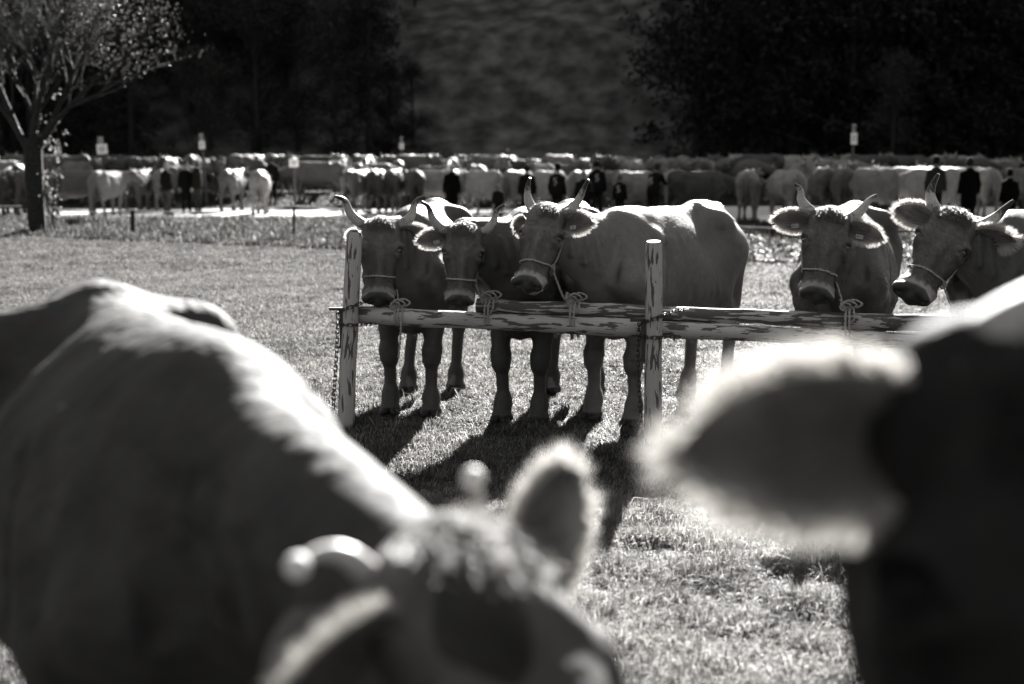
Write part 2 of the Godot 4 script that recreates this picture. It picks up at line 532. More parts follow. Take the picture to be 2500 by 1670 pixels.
# bends the neck so that it ends at the head's nape, and moves the feet
func bend(src: Shape, head: Transform3D, feet: Array, girth := 1.0) -> Shape:
	var out := Shape.new()
	out.c = src.c.duplicate(); out.t = src.t.duplicate(); out.i = src.i.duplicate()
	var goal := head * NAPE_IN_HEAD
	var d0 := (NAPE - NECK).normalized()
	var len0 := NAPE.distance_to(NECK)
	var q := Quaternion(d0, (goal - NECK).normalized())
	var ratio := goal.distance_to(NECK) / len0
	out.v.resize(src.v.size()); out.n.resize(src.n.size())
	for k in src.v.size():
		var p := src.v[k]
		var n := src.n[k]
		if p.x > 0.3 and p.y > 0.55:
			var r := p - NECK
			var along := r.dot(d0)
			var w := smoothstep(-0.10, 1.0, along / len0) * smoothstep(0.62, 0.86, p.y + 0.25 * (p.x - 0.4))
			if w > 0.0:
				var turn := Quaternion.IDENTITY.slerp(q, w)
				p = NECK + turn * (r + d0 * (ratio - 1.0) * along * w)
				n = turn * n
		if p.y < 0.8 and feet.size():
			var leg := (0 if p.x > 0.1 else 2) + (0 if p.z < 0.0 else 1)
			var o: Vector2 = feet[leg]
			var g := smoothstep(0.82, 0.15, p.y)
			p += Vector3(o.x * g, 0, o.y * g)
		p.z *= lerpf(1.0, girth, smoothstep(0.5, 0.8, p.y) * smoothstep(0.8, 0.4, p.x))
		out.v[k] = p; out.n[k] = n
	return out

func open_jaw(src: Shape, by: float) -> Shape:
	if by == 0.0: return src
	var out := Shape.new()
	out.c = src.c.duplicate(); out.t = src.t.duplicate(); out.i = src.i.duplicate(); out.n = src.n.duplicate()
	for p in src.v:
		var edge := -0.137 - maxf(0.0, 0.44 - p.x) * 0.3
		var w := smoothstep(edge + 0.006, edge - 0.006, p.y) * smoothstep(0.16, 0.46, p.x)
		out.v.append(p + Vector3(-0.35, -1.0, 0) * by * w)
	return out

# short hair on a posed skin: one thin face a hair
func fur(s: Shape, from: Shape, many: int, length: float, width: float, groom: Callable, seed_: int) -> void:
	var r := RandomNumberGenerator.new()
	r.seed = seed_
	for k in from.v.size():
		var n := from.n[k]
		var g: Vector3 = groom.call(k)
		if g == Vector3.ZERO: continue
		var lay := (g - n * g.dot(n)).normalized()
		var across := n.cross(lay)
		for j in many:
			var p := from.v[k] + lay * r.randf_range(-1, 1) * 0.011 + across * r.randf_range(-1, 1) * 0.011 - n * 0.001
			var l := length * r.randf_range(0.6, 1.3)
			var dir := (lay + n * r.randf_range(0.2, 0.5) + across * r.randf_range(-0.35, 0.35)).normalized()
			var cc := from.c[k] * r.randf_range(0.78, 1.3)
			var w := across * width
			var gn := (n - dir * n.dot(dir)).normalized()
			var a := s.v.size()
			s.v.append(p - w); s.v.append(p + w); s.v.append(p + dir * l)
			for e in 3:
				s.n.append(gn); s.c.append(cc); s.t.append(Vector2.ZERO)
			s.i.append(a)
			if (w * 2.0).cross(dir).dot(gn) > 0.0:
				s.i.append(a + 2); s.i.append(a + 1)
			else:
				s.i.append(a + 1); s.i.append(a + 2)

func strand(s: Shape, p: Vector3, dir: Vector3, droop: Vector3, l: float, w: float, n: Vector3, cc: Color) -> void:
	var gn := (n - dir * n.dot(dir)).normalized()
	var side := dir.cross(gn).normalized() * w
	var m := p + dir * l * 0.55
	var e := p + dir * l * 0.95 + droop * l * 0.5
	var a := s.v.size()
	for x in [p - side, p + side, m + side * 0.7 + droop * l * 0.1, m - side * 0.7 + droop * l * 0.1, e]:
		s.v.append(x); s.n.append(gn); s.c.append(cc); s.t.append(Vector2.ZERO)
	for x in ([0, 2, 1, 0, 3, 2, 3, 4, 2] if side.cross(dir).dot(gn) > 0.0 else [0, 1, 2, 0, 2, 3, 3, 2, 4]):
		s.i.append(a + x)

# a leaf-shaped cup: x along the ear, y across it, z out of its opening
func ear_leaf(length: float, wide: float, cup: float, tone: float) -> Shape:
	var s := Shape.new()
	var nu := 14
	var nv := 10
	for face in 2:
		var first := s.v.size()
		for a in nu + 1:
			var u := float(a) / nu
			var w := wide * (0.24 * (1.0 - u) * (1.0 - u) + pow(sin(PI * pow(u, 0.82)), 0.54) * 0.92)
			if a == nu: w = wide * 0.05
			for b in nv + 1:
				var q := 2.0 * b / nv - 1.0
				var curl := cup * (1.0 - 0.55 * u)
				var p := Vector3(u * length, q * w * (1.0 - 0.22 * curl / cup), curl * (q * q - 0.35) + 0.03 * u * u * length)
				var n := Vector3(0, -2.0 * curl * q / maxf(w, 0.01), 1.0).normalized()
				if face == 1:
					p.z -= 0.007 * (1.0 - q * q) * (1.0 - u * u) + 0.0012
					n = -n
				var x := tone if face == 1 else (0.12 + 0.20 * q * q) * clampf(tone / 0.12, 0.35, 1.0)
				s.vert(p, n, lin(x))
		for a in nu:
			for b in nv:
				var o := first + a * (nv + 1) + b
				s.quad(o, o + 1, o + nv + 2, o + nv + 1)
	return s

func ear_fringe(length: float, wide: float, cup: float, seed_: int, tone: float, long := 1.0, inner := 1.0) -> Shape:
	var s := Shape.new()
	var r := RandomNumberGenerator.new()
	r.seed = seed_
	for k in int(1100 * long):
		var u := r.randf_range(0.08, 1.0)
		var sg := -1.0 if r.randf() < 0.5 else 1.0
		var w := wide * (0.24 * (1.0 - u) * (1.0 - u) + pow(sin(PI * pow(minf(u, 0.985), 0.82)), 0.54) * 0.92)
		var curl := cup * (1.0 - 0.55 * u)
		var q := sg * r.randf_range(0.9, 1.0)
		if u > 0.9: q = r.randf_range(-1.0, 1.0)
		var p := Vector3(u * length, q * w * (1.0 - 0.22 * curl / cup), curl * (q * q - 0.35) + 0.03 * u * u * length)
		var dir := Vector3(0.35 + 0.9 * smoothstep(0.75, 1.0, u) + r.randf_range(-0.3, 0.3), lerpf(sg, r.randf_range(-1.0, 1.0), smoothstep(0.82, 0.97, u)), r.randf_range(-0.25, 0.5)).normalized()
		strand(s, p, dir, Vector3(0.2, 0, -0.1), r.randf_range(0.016, 0.038) * long, 0.0011, Vector3(0, 0.5 * sg, 0.8).normalized(), lin(tone * r.randf_range(0.7, 1.2)))
	for k in 700:                                                                     # long hair inside the cup
		var u := r.randf_range(0.05, 0.55)
		var q := r.randf_range(-0.8, 0.8)
		var w := wide * 0.75 * pow(sin(PI * pow(u, 0.82)), 0.54)
		var curl := cup * (1.0 - 0.55 * u)
		var p := Vector3(u * length, q * w, curl * (q * q - 0.35) + 0.003)
		strand(s, p, Vector3(r.randf_range(0.4, 1.0), q * 0.7 + r.randf_range(-0.3, 0.3), r.randf_range(0.15, 0.5)).normalized(), Vector3(0.3, 0, -0.2), r.randf_range(0.03, 0.06) * long, 0.0010, Vector3(0, 0, 1), lin(tone * inner * r.randf_range(0.4, 1.0)))
	return s

func horn_shape(pts: Array, fat: float, pale: float, dark_from: float, seed_: int) -> Shape:
	var s := Shape.new()
	tube(s, curve(pts, 0.012), func(q): return fat * (1.0 - 0.80 * pow(q, 1.5)) * (1.0 + 0.05 * sin(q * 34.0) * (1.0 - smoothstep(0.1, 0.4, q))), 14, func(q, a):
		var m := noise.get_noise_3d(q * 14.0 + seed_ * 7.0, cos(a) * 4.0, sin(a) * 4.0)
		var x := lerpf(0.10, pale, smoothstep(0.02, 0.30, q + m * 0.35))
		x = lerpf(x, 0.03, smoothstep(dark_from, dark_from + 0.16, q + m * 0.28))
		return lin(x))
	return s

# spec: at, heading, head, tone, feet, horns [[points], [points]], ears [[along, opening, length, tag]], jaw, fine
func cow(called: String, label: String, group: String, spec: Dictionary) -> Node3D:
	var fine: bool = spec.get("fine", true)
	var lod := 0 if fine else 1
	var tone: float = spec.get("tone", 1.0)
	var heading: Vector3 = spec.heading.normalized()
	var o := thing(called, label, "cow", spec.at, atan2(-heading.z, heading.x), group)
	var head: Transform3D = o.transform.affine_inverse() * (spec.head as Transform3D) if spec.get("world_head", true) else spec.head
	var hide := bend(cow_body[lod], head, spec.get("feet", []), spec.get("girth", 1.0))
	var skull := open_jaw(cow_head[lod], spec.get("jaw", 0.0))
	var whole := Shape.new()
	whole.add(hide)
	var broad: float = spec.get("broad", 1.0)
	head.basis = head.basis * Basis.from_scale(Vector3(1, 1, broad))
	whole.add(skull, head)
	var bt: float = spec.get("body_tone", tone)
	for k in whole.c.size():
		whole.c[k] = whole.c[k] * ((bt if k < hide.v.size() else tone) if whole.c[k].r < 0.25 else spec.get("mealy", 1.0))
	part("body", whole.mesh(mats[spec.get("hide", "coat")]), o)
	if fine and spec.get("furry", true):
		var hair := Shape.new()
		var body0: Shape = cow_body[lod]
		var nb := hide.v.size()
		var hb := head.basis
		fur(hair, whole, spec.get("hairs", 2), 0.017, 0.0013, func(k):
			if k < nb:
				var p := body0.v[k]
				if p.y < 0.07: return Vector3.ZERO
				return Vector3(-0.8, -0.9 if absf(p.z) > 0.05 else -0.3, 0.3 * signf(p.z)) + Vector3(0.5, 0.4, 0.3) * noise.get_noise_3d(p.x * 6.0, p.y * 6.0, p.z * 6.0)
			var c0 := skull.v[k - nb]
			if c0.x > 0.455 or (Vector2(c0.x - 0.201, c0.y + 0.052).length() < 0.042 and absf(c0.z) > 0.1) or k % 2: return Vector3.ZERO
			return hb * (Vector3(0.6 if c0.x > 0.17 else -0.3, 0.0, 0.5 * signf(c0.z)) + Vector3(0.6, 0, 0.9) * noise.get_noise_3d(c0.x * 14.0, c0.y * 14.0, c0.z * 14.0)), spec.get("seed", 1))
		tag(part("coat_hair", hair.mesh(mats.hair), o), "", "", "", "stuff")
	# tail
	var tl := Shape.new()
	var sway: float = spec.get("sway", 0.0)
	tube(tl, curve([Vector3(-0.80, 1.315, 0), Vector3(-0.90, 1.27, 0), Vector3(-0.945, 1.08, sway * 0.3), Vector3(-0.93, 0.80, sway * 0.7), Vector3(-0.92, 0.62, sway), Vector3(-0.925, 0.42, sway * 1.1)], 0.05), func(q): return lerpf(0.042, 0.018, smoothstep(0.0, 0.4, q)) + 0.028 * smoothstep(0.62, 0.8, q) * (1.0 - smoothstep(0.85, 1.0, q)), 8, func(q, _a): return lin(lerpf(0.17 * bt, 0.09, smoothstep(0.55, 0.75, q))))
	part("tail", tl.mesh(mats.coat), o)
	# head pieces
	var big := head.basis.get_scale().x
	var hk := 0
	for h0 in spec.horns:
		var h: Array = h0.map(func(q): return Vector3(q.x, q.y, -q.z))
		part("horn", horn_shape(h, spec.get("fat", 0.036), spec.get("pale", 0.40), spec.get("dark_from", 0.62), hk + int(spec.get("seed", 1))).mesh(mats.horn), o, head)
		if spec.get("knobs", false):
			var knob := SphereMesh.new()
			knob.radius = 0.014; knob.height = 0.028
			knob.material = mats.tape
			part("horn_knob", knob, o, head * Transform3D(Basis(), h[-1]))
		hk += 1
	for sg in [-1.0, 1.0]:
		if fine:
			var ball := SphereMesh.new()
			ball.radius = 0.0265; ball.height = 0.053
			ball.radial_segments = 20; ball.rings = 10
			ball.material = mats.eye if spec.get("hide", "coat") == "coat" else mats.eye_dull
			part("eye", ball, o, head * Transform3D(Basis(), Vector3(0.203, -0.048, sg * 0.1060)))
	var side := 0
	var wide: float = spec.get("ear_wide", 0.31)
	var et: float = spec.get("ear_tone", tone)
	for e in spec.ears:
		var sg := 1.0 if side == 0 else -1.0
		var along := ((e[0] as Vector3) * Vector3(1, 1, -1)).normalized()
		var open := (e[1] as Vector3) * Vector3(1, 1, -1)
		open = (open - along * open.dot(along)).normalized()
		var x := head * Transform3D(Basis(along, open.cross(along), open), Vector3(0.055, -0.085, sg * 0.098))
		var el: float = e[2]
		var leaf := part("ear", ear_leaf(el, el * wide, 0.052, 0.16 * et).mesh(mats.ear), o, x)
		if fine:
			tag(part("ear_hair", ear_fringe(el, el * wide, 0.052, side + 5 * int(spec.get("seed", 1)), 0.55, e[4] if e.size() > 4 else 1.0, clampf(et, 0.25, 1.0)).mesh(mats.hair_pale), leaf), "", "", "", "stuff")
		if e.size() > 3 and e[3] != "":
			var tg := Shape.new()
			box(tg, Vector3.ZERO, Vector3(0.021, 0.012, 0.0014))
			var tagged := part("ear_tag", tg.mesh(mats.tag), leaf, Transform3D(Basis(Vector3.BACK, 0.12), Vector3(el * 0.42, el * 0.12 * (-1.0 if x.basis.y.y > 0.0 else 1.0), 0.020)))
			var tm := TextMesh.new()
			tm.text = e[3]
			tm.font = mats_font()
			tm.font_size = 16
			tm.pixel_size = 0.0011
			tm.depth = 0.0006
			tm.material = mats.ink
			var up: bool = (x.basis.y.y > 0.0)
			part("tag_number", tm, tagged, Transform3D(Basis(Vector3.BACK, 0.0 if up else PI), Vector3(0, 0, 0.0018)))
		side += 1
	if fine:
		var lock := Shape.new()
		var r := RandomNumberGenerator.new()
		r.seed = int(spec.get("seed", 1)) + 40
		for k in int(spec.get("curls", 1100)):
			var z := r.randf_range(-0.092, 0.092)
			var x0 := r.randf_range(-0.035, 0.085)
			var top := head_field.skin_point(Vector3(x0 + 0.02, -0.09, z * 0.8), Vector3(x0, 0.10, z), -0.003)
			var fwd := r.randf_range(0.1, 1.0)
			strand(lock, top, Vector3(fwd * 0.8 - 0.35, r.randf_range(0.45, 1.0), z * 4.0 + r.randf_range(-0.55, 0.55)).normalized(), Vector3(0.8, -0.35, 0), r.randf_range(0.018, 0.045), 0.0011, Vector3(-0.2, 1, z * 3.0).normalized(), lin(0.20 * tone * r.randf_range(0.6, 1.7)))
		for z in 160:                                                                  # whiskers on lip and chin
			var a := r.randf_range(-1, 1)
			var w0 := head_field.skin_point(Vector3(0.47, -0.12, a * 0.02), Vector3(0.50, -0.32, a * 0.15), 0.0)
			strand(lock, w0, Vector3(0.3, -1.0 + r.randf_range(-0.2, 0.4), a * 0.7).normalized(), Vector3(0, -0.1, 0), r.randf_range(0.012, 0.035), 0.0006, Vector3(0, -1, a).normalized(), lin(0.5))
		tag(part("forelock", lock.mesh(mats.hair), o, head), "", "", "", "stuff")
	return o

func mats_font() -> Font:
	if not mats.has("font"):
		var f := SystemFont.new()
		f.font_names = PackedStringArray(["Droid Sans"])
		mats["font"] = f
	return mats.font

# the head's place from where its poll and muzzle stand, and the way its face looks (degrees from towards the camera)
func head_at(poll: Vector3, muzzle: Vector3, face_deg: float, roll := 0.0) -> Transform3D:
	var x := (muzzle - poll).normalized()
	var fa := deg_to_rad(face_deg)
	var f := Vector3(sin(fa), 0.25, cos(fa))
	var y := (f - x * f.dot(x)).normalized().rotated(x, deg_to_rad(roll))
	var big := clampf(poll.distance_to(muzzle) / 0.55, 0.9, 1.12)
	var b := Basis(x, y, x.cross(y)).scaled(Vector3.ONE * big)
	return Transform3D(b, poll)

func front_cow(i: int, label: String, front_px: Vector2, heading: Vector3, poll_px: Vector3, muzzle_px: Vector3, face: float, roll: float, more: Dictionary) -> Node3D:
	var p := on_plane(front_px.x, front_px.y)
	heading = heading.normalized()
	var spec := {"at": p - heading * 0.48, "heading": heading, "seed": i + 1,
		"head": head_at(at_depth(poll_px.x, poll_px.y, -poll_px.z), at_depth(muzzle_px.x, muzzle_px.y, -muzzle_px.z), face, roll)}
	spec.merge(more)
	front_heads.append(spec.head)
	return cow("cow", label, "horned cows tied to the log rail", spec)

var front_heads: Array = []

func build_front_cows() -> void:
	var far_ear := Vector3(-0.30, -0.10, 0)
	# 1: beside the end post, face on
	front_cow(0, "horned brown cow beside the end post, nose against the chained rail end", Vector2(1006, 1016), Vector3(-0.10, 0, 1.0), Vector3(930, 535, 9.0), Vector3(922, 726, 8.72), 2.0, 0.0, {
		"tone": 0.75, "body_tone": 0.42, "broad": 1.04, "mealy": 0.7, "feet": [Vector2(0.02, 0.02), Vector2(-0.03, 0.0), Vector2(0.18, 0.0), Vector2(0.28, 0.03)],
		"horns": [[Vector3(0.02, -0.06, -0.075), Vector3(0.0, -0.05, -0.13), Vector3(-0.05, -0.02, -0.19), Vector3(-0.12, 0.02, -0.225), Vector3(-0.135, 0.045, -0.285)],
			[Vector3(0.02, -0.06, 0.075), Vector3(0.0, -0.05, 0.13), Vector3(-0.04, -0.03, 0.18), Vector3(-0.13, 0.0, 0.21), Vector3(-0.16, 0.02, 0.27)]],
		"ears": [[Vector3(-0.1, -0.75, -0.5), Vector3(0.6, 0.2, -0.6), 0.19, ""], [Vector3(0.12, 0.12, 1.0), Vector3(0.5, 0.8, 0.2), 0.22, ""]]})
	# 2: muzzle resting on the rail
	front_cow(1, "horned cow resting its muzzle on the rail, numbered tag in its drooping ear", Vector2(1272, 1034), Vector3(-0.36, 0, 1.0), Vector3(1134, 548, 8.66), Vector3(1122, 728, 8.44), 2.0, 0.0, {
		"tone": 0.8, "body_tone": 0.32, "mealy": 0.75, "girth": 0.9, "feet": [Vector2(0.0, 0.03), Vector2(0.02, -0.03), Vector2(0.0, 0.0), Vector2(0.05, 0.02)],
		"horns": [[Vector3(0.02, -0.06, -0.08), Vector3(0.02, -0.05, -0.15), Vector3(-0.03, -0.02, -0.215), Vector3(-0.10, 0.02, -0.25), Vector3(-0.125, 0.05, -0.30)],
			[Vector3(0.02, -0.06, 0.08), Vector3(0.02, -0.05, 0.14), Vector3(-0.04, -0.03, 0.19), Vector3(-0.12, 0.0, 0.215), Vector3(-0.155, 0.02, 0.265)]],
		"ears": [[Vector3(0.26, -0.02, -1.0), Vector3(0.3, 1.0, 0.2), 0.225, "4510"], [Vector3(0.05, -0.8, 0.6), Vector3(0.3, -0.2, 1.0), 0.19, "", 1.3]]})
	# 3: side on, head turned, chewing
	front_cow(2, "large cow standing side-on behind the log post, chewing with its mouth open", Vector2(1500, 1034), Vector3(-0.60, 0, 0.8), Vector3(1335, 503, 8.42), Vector3(1281, 684, 8.10), -17.0, -2.0, {
		"tone": 0.9, "jaw": 0.045, "body_tone": 0.85, "broad": 0.97, "feet": [Vector2(0.02, 0.0), Vector2(-0.02, 0.03), Vector2(0.02, 0.0), Vector2(0.0, 0.0)],
		"horns": [[Vector3(0.02, -0.06, -0.075), Vector3(-0.03, -0.06, -0.12), Vector3(-0.09, -0.05, -0.155), Vector3(-0.15, -0.02, -0.165), Vector3(-0.19, 0.015, -0.155)],
			[Vector3(0.02, -0.06, 0.075), Vector3(-0.03, -0.055, 0.13), Vector3(-0.10, -0.04, 0.175), Vector3(-0.17, -0.005, 0.20), Vector3(-0.205, 0.035, 0.225)]],
		"ears": [[Vector3(-0.05, -0.6, -0.55), Vector3(0.7, 0.1, -0.7), 0.19, ""], [Vector3(0.14, 0.34, 1.0), Vector3(0.45, 0.9, -0.1), 0.24, "23", 1.2]]})
	# 4: face on, right of the post
	front_cow(3, "cow facing straight ahead with white rope noseband, number tags in both ears", Vector2(2041, 1062), Vector3(-0.30, 0, 0.95), Vector3(2032, 512, 8.35), Vector3(1996, 715, 8.05), -6.0, 1.0, {
		"tone": 0.75, "body_tone": 0.38, "jaw": 0.018, "broad": 0.98, "mealy": 0.8, "feet": [Vector2(0.0, 0.0), Vector2(0.02, 0.0), Vector2(0.0, 0.0), Vector2(0.05, 0.02)], "dark_from": 0.8, "pale": 0.5,
		"horns": [[Vector3(0.02, -0.06, -0.085), Vector3(-0.01, -0.05, -0.14), Vector3(-0.05, -0.03, -0.185), Vector3(-0.09, 0.0, -0.20), Vector3(-0.105, 0.03, -0.24)],
			[Vector3(0.02, -0.06, 0.085), Vector3(-0.01, -0.05, 0.13), Vector3(-0.06, -0.03, 0.17), Vector3(-0.11, 0.0, 0.20), Vector3(-0.135, 0.03, 0.235)]],
		"ears": [[Vector3(0.12, -0.05, -1.0), Vector3(0.5, 0.85, -0.2), 0.225, "4511"], [Vector3(0.18, 0.12, 1.0), Vector3(0.4, 0.9, 0.3), 0.225, "4511"]]})
	# 5: at the far end of the rail, looking past the camera
	front_cow(4, "horned cow at the rail with head turned aside and big fringed ears spread", Vector2(2432, 1085), Vector3(-0.55, 0, 0.85), Vector3(2342, 516, 8.15), Vector3(2212, 728, 7.82), -22.0, 0.0, {
		"tone": 0.7, "body_tone": 0.38, "broad": 1.03, "feet": [Vector2(0.0, 0.0), Vector2(0.02, 0.0), Vector2(0.0, 0.0), Vector2(0.05, 0.02)], "dark_from": 0.52, "pale": 0.5,
		"horns": [[Vector3(0.02, -0.06, -0.085), Vector3(-0.01, -0.06, -0.13), Vector3(-0.06, -0.04, -0.175), Vector3(-0.11, -0.01, -0.185), Vector3(-0.15, 0.03, -0.18)],
			[Vector3(0.02, -0.06, 0.085), Vector3(-0.02, -0.05, 0.13), Vector3(-0.08, -0.03, 0.165), Vector3(-0.13, 0.0, 0.185), Vector3(-0.17, 0.03, 0.205)]],
		"ears": [[Vector3(-0.02, -0.2, -1.0), Vector3(0.4, 0.9, 0.1), 0.205, "", 1.2], [Vector3(-0.25, 0.18, 0.95), Vector3(0.7, 0.6, 0.3), 0.215, "", 1.4]]})

func build_fence() -> void:
	# posts: tops read off the photograph at the depth of their feet
	var foot1 := on_plane(843, 1047)
	var top1 := at_depth(866, 568, foot1.z)
	var foot2 := on_plane(1594, 1086)
	var top2 := at_depth(1596, 589, foot2.z)
	for k in 2:
		var a: Vector3 = [foot1, foot2][k]
		var b: Vector3 = [top1, top2][k]
		var s := Shape.new()
		var line := PackedVector3Array()
		for j in 13:
			var q := j / 12.0
			line.append((a - (b - a) * 0.12).lerp(b, q * 0.985) + Vector3(noise.get_noise_2d(q * 2.0, k * 9.0), 0, noise.get_noise_2d(q * 2.0, k * 9.0 + 5.0)) * 0.008)
		line.append(b)
		tube(s, line, func(q): return (0.054 if q < 0.99 else 0.046) * (1.0 - 0.10 * q), 18)
		var o := lone("fence_post", s.mesh(mats.log), ["slightly leaning pale post at the open end of the rail", "pale post with dark bark streaks in front of the side-on cow"][k], "post", Vector3.ZERO, "log fence posts")
		var hw := Shape.new()
	# rails: the pale log in front, the darker weathered one behind and above it
	var dir := (foot2 - foot1).normalized()
	var back := Vector3(dir.z, 0, -dir.x)
	if back.z > 0: back = -back
	var along := foot1.distance_to(foot2)
	for k in 4:
		var s := Shape.new()
		var span: Array = [[-0.02, 1.955], [1.96, 4.3], [0.82, 1.955], [1.96, 4.3]][k]
		var h0: float = [0.712, 0.677, 0.785, 0.762][k]
		var h1: float = [0.680, 0.645, 0.770, 0.750][k]
		var r: float = [0.053, 0.047, 0.045, 0.047][k]
		var off: float = [0.10, 0.10, 0.16, 0.165][k]
		var line := PackedVector3Array()
		for j in 25:
			var q := j / 24.0
			var p := foot1 + dir * lerpf(span[0], span[1], q) + back * off
			p.y = lerpf(h0, h1, q) + 0.010 * noise.get_noise_2d(q * 3.0, k * 7.0)
			line.append(p)
		tube(s, line, func(q): return r * (1.0 + 0.06 * sin(q * 9.0 + k)), 18)
		var names := ["thin pale peeled rail log between the two posts", "lower pale rail log running past the post, in front of the dark one", "upper weathered rail log behind the pale one, between the posts", "upper dark bark-covered rail log, sunlit along its top edge"]
		lone("rail_log", s.mesh(mats.log if k < 2 else mats.log_dark), names[k], "fence rail", Vector3.ZERO, "log rails of the tie fence")
	rails = [foot1, dir, back]
	# iron holders and chains
	for k in 2:
		var foot: Vector3 = [foot1, foot2][k]
		var top: Vector3 = [top1, top2][k]
		var mid := foot.lerp(top, 0.60)
		var s := Shape.new()
		box(s, mid - dir * 0.062 + Vector3(0, -0.105, 0.012), Vector3(0.010, 0.12, 0.022))
		box(s, mid - dir * 0.062 + Vector3(-0.025, 0.02, 0.012), Vector3(0.05, 0.008, 0.02))
		box(s, mid - dir * 0.050 + Vector3(0, -0.218, 0.012), Vector3(0.03, 0.008, 0.02))
		lone("rail_bracket", s.mesh(mats.steel), ["flat iron rail bracket on the leaning end post", "flat iron rail bracket on the bark-streaked post"][k], "bracket", Vector3.ZERO, "iron rail brackets")
		for j in 3:
			var pts: Array
			if j == 2:      # hangs straight down
				pts = [mid - dir * 0.085 + Vector3(0, 0.02, 0.03), mid - dir * 0.092 + Vector3(0, -0.2, 0.03), Vector3((foot - dir * 0.075).x, 0.10, foot.z + 0.04)]
			else:           # laid round the post and the rail
				var y: float = [0.03, -0.075][j]
				pts = [mid - dir * 0.085 + Vector3(0, y - 0.02, 0.0)]
				for a in [-0.9, -0.3, 0.3, 0.9]:
					pts.append(mid + dir * sin(a * 1.25) * 0.066 - back * cos(a * 1.25) * 0.066 + Vector3(0, y + a * [0.025, 0.0][j], 0))
				pts.append(mid + dir * 0.14 + back * 0.03 + Vector3(0, y + [0.05, 0.0][j], 0))
				if j == 0: pts.append(mid + dir * 0.19 + back * 0.08 + Vector3(0, y + 0.055, 0))
			chain(pts, [["chain looped round the end post above the rail", "chain looped round the end post below the rail top", "chain hanging down the leaning end post"], ["chain looped over the rail beside the bark-streaked post", "chain looped low round the bark-streaked post", "chain hanging down the bark-streaked post"]][k][j])

var rails: Array = []

func chain(pts: Array, label: String) -> void:
	var o := thing("chain", label, "chain", Vector3.ZERO, 0.0, "chains on the fence posts")
	var pitch_ := 0.030
	var link := Shape.new()
	var loop := []
	for k in 17:
		var a := TAU * k / 16.0
		loop.append(Vector3(cos(a) * 0.0105, sin(a) * 0.0115 + signf(sin(a)) * 0.0095, 0))
	var lp := PackedVector3Array(loop)
	tube(link, lp, func(_q): return 0.0032, 6)
	var m := link.mesh(mats.steel)
	var line := curve(pts, 0.002)
	var run := 0.0
	var next := pitch_ * 0.5
	var flip := false
	for k in range(1, line.size()):
		run += line[k].distance_to(line[k - 1])
		if run >= next:
			next += pitch_
			var d := (line[k] - line[maxi(k - 4, 0)]).normalized()
			var sd := d.cross(Vector3(0.1, 0.2, 1)).normalized()
			var b := Basis(sd, d, sd.cross(d)).rotated(d, (PI / 2 if flip else 0.0) + 0.5)
			flip = not flip
			part("link", m, o, Transform3D(b, line[k]))

func meadow_edge(x: float) -> float: return clampf(-30.0 + 0.57 * (x + 10.6), -34.0, -22.5)
func path_near(x: float) -> float: return -40.5 + 7.5 * smoothstep(2.0, 10.0, x)
func path_far(x: float) -> float: return -49.5 + 2.5 * smoothstep(4.0, 12.0, x)

func height(x: float, z: float) -> float:
	var e := meadow_edge(x)
	var pn := path_near(x)
	var pf := path_far(x)
	var low := -0.12 + 0.14 * smoothstep(3.0, 9.0, x)
	if z > e: return 0.0
	if z > pn:
		var q := (e - z) / (e - pn)
		return low * q + (0.20 * noise.get_noise_2d(x * 0.8, z * 0.6) + 0.07 * noise.get_noise_2d(x * 2.3, z * 2.0)) * sin(q * PI)
	if z > pf: return low
	var y := lerpf(low, 0.28, smoothstep(pf, pf - 3.5, z))
	if z < -85.0:
		var up := -85.0 - z
		y += 0.70 * up * smoothstep(0.0, 16.0, up) + (1.5 * noise.get_noise_2d(x * 0.03, z * 0.03) + 0.14 * noise.get_noise_2d(x * 0.16, z * 0.40) + 0.07 * noise.get_noise_2d(x * 0.9, z * 1.3)) * smoothstep(0.0, 18.0, up)
		y -= maxf(0.0, up - 62.0) * 0.45
	return y

func sheet(called: String, x0: float, x1: float, nx: int, near: Callable, far: Callable, nz: int, m: Material) -> void:
	var s := Shape.new()
	for i in nx + 1:
		var x := lerpf(x0, x1, float(i) / nx)
		for j in nz + 1:
			var z: float = lerpf(near.call(x), far.call(x), float(j) / nz)
			var e := 0.05
			var nn := Vector3(height(x - e, z) - height(x + e, z), 2.0 * e, height(x, z - e) - height(x, z + e)).normalized()
			s.vert(Vector3(x, height(x, z), z), nn, Color.WHITE, Vector2(x, z))
	for i in nx:
		for j in nz:
			var a := i * (nz + 1) + j
			s.quad(a, a + 1, a + nz + 2, a + nz + 1)
	var o := lone(called, s.mesh(m), "", "", Vector3.ZERO, "", "structure")

func build_ground() -> void:
	sheet("meadow", -60, 60, 60, func(_x): return 14.0, meadow_edge, 30, mats.meadow_soil)
	sheet("bank", -60, 60, 200, meadow_edge, path_near, 50, mats.meadow_soil)
	var gravel := mat("gravel", 1.0, 0.95, 0.15)
	tri_tex(gravel, noise_tex(0.05, 512, 51, 0.62, 0.78, 5), 0.6, true)
	sheet("gravel_path", -60, 60, 80, path_near, path_far, 12, gravel)
	sheet("upper_field", -60, 60, 60, path_far, func(_x): return -85.0, 50, mats.meadow_soil)
	var hill := mat("hill_grass", 1.0, 0.95, 0.1)
	hill.albedo_texture = noise_tex(0.016, 1024, 61, 0.17, 0.44, 9)
	hill.uv1_scale = Vector3(0.026, 0.042, 1)
	sheet("hillside", -60, 60, 190, func(_x): return -85.0, func(_x): return -112.0, 80, hill)
	sheet("hillside", -60, 60, 60, func(_x): return -112.0, func(_x): return -260.0, 90, hill)

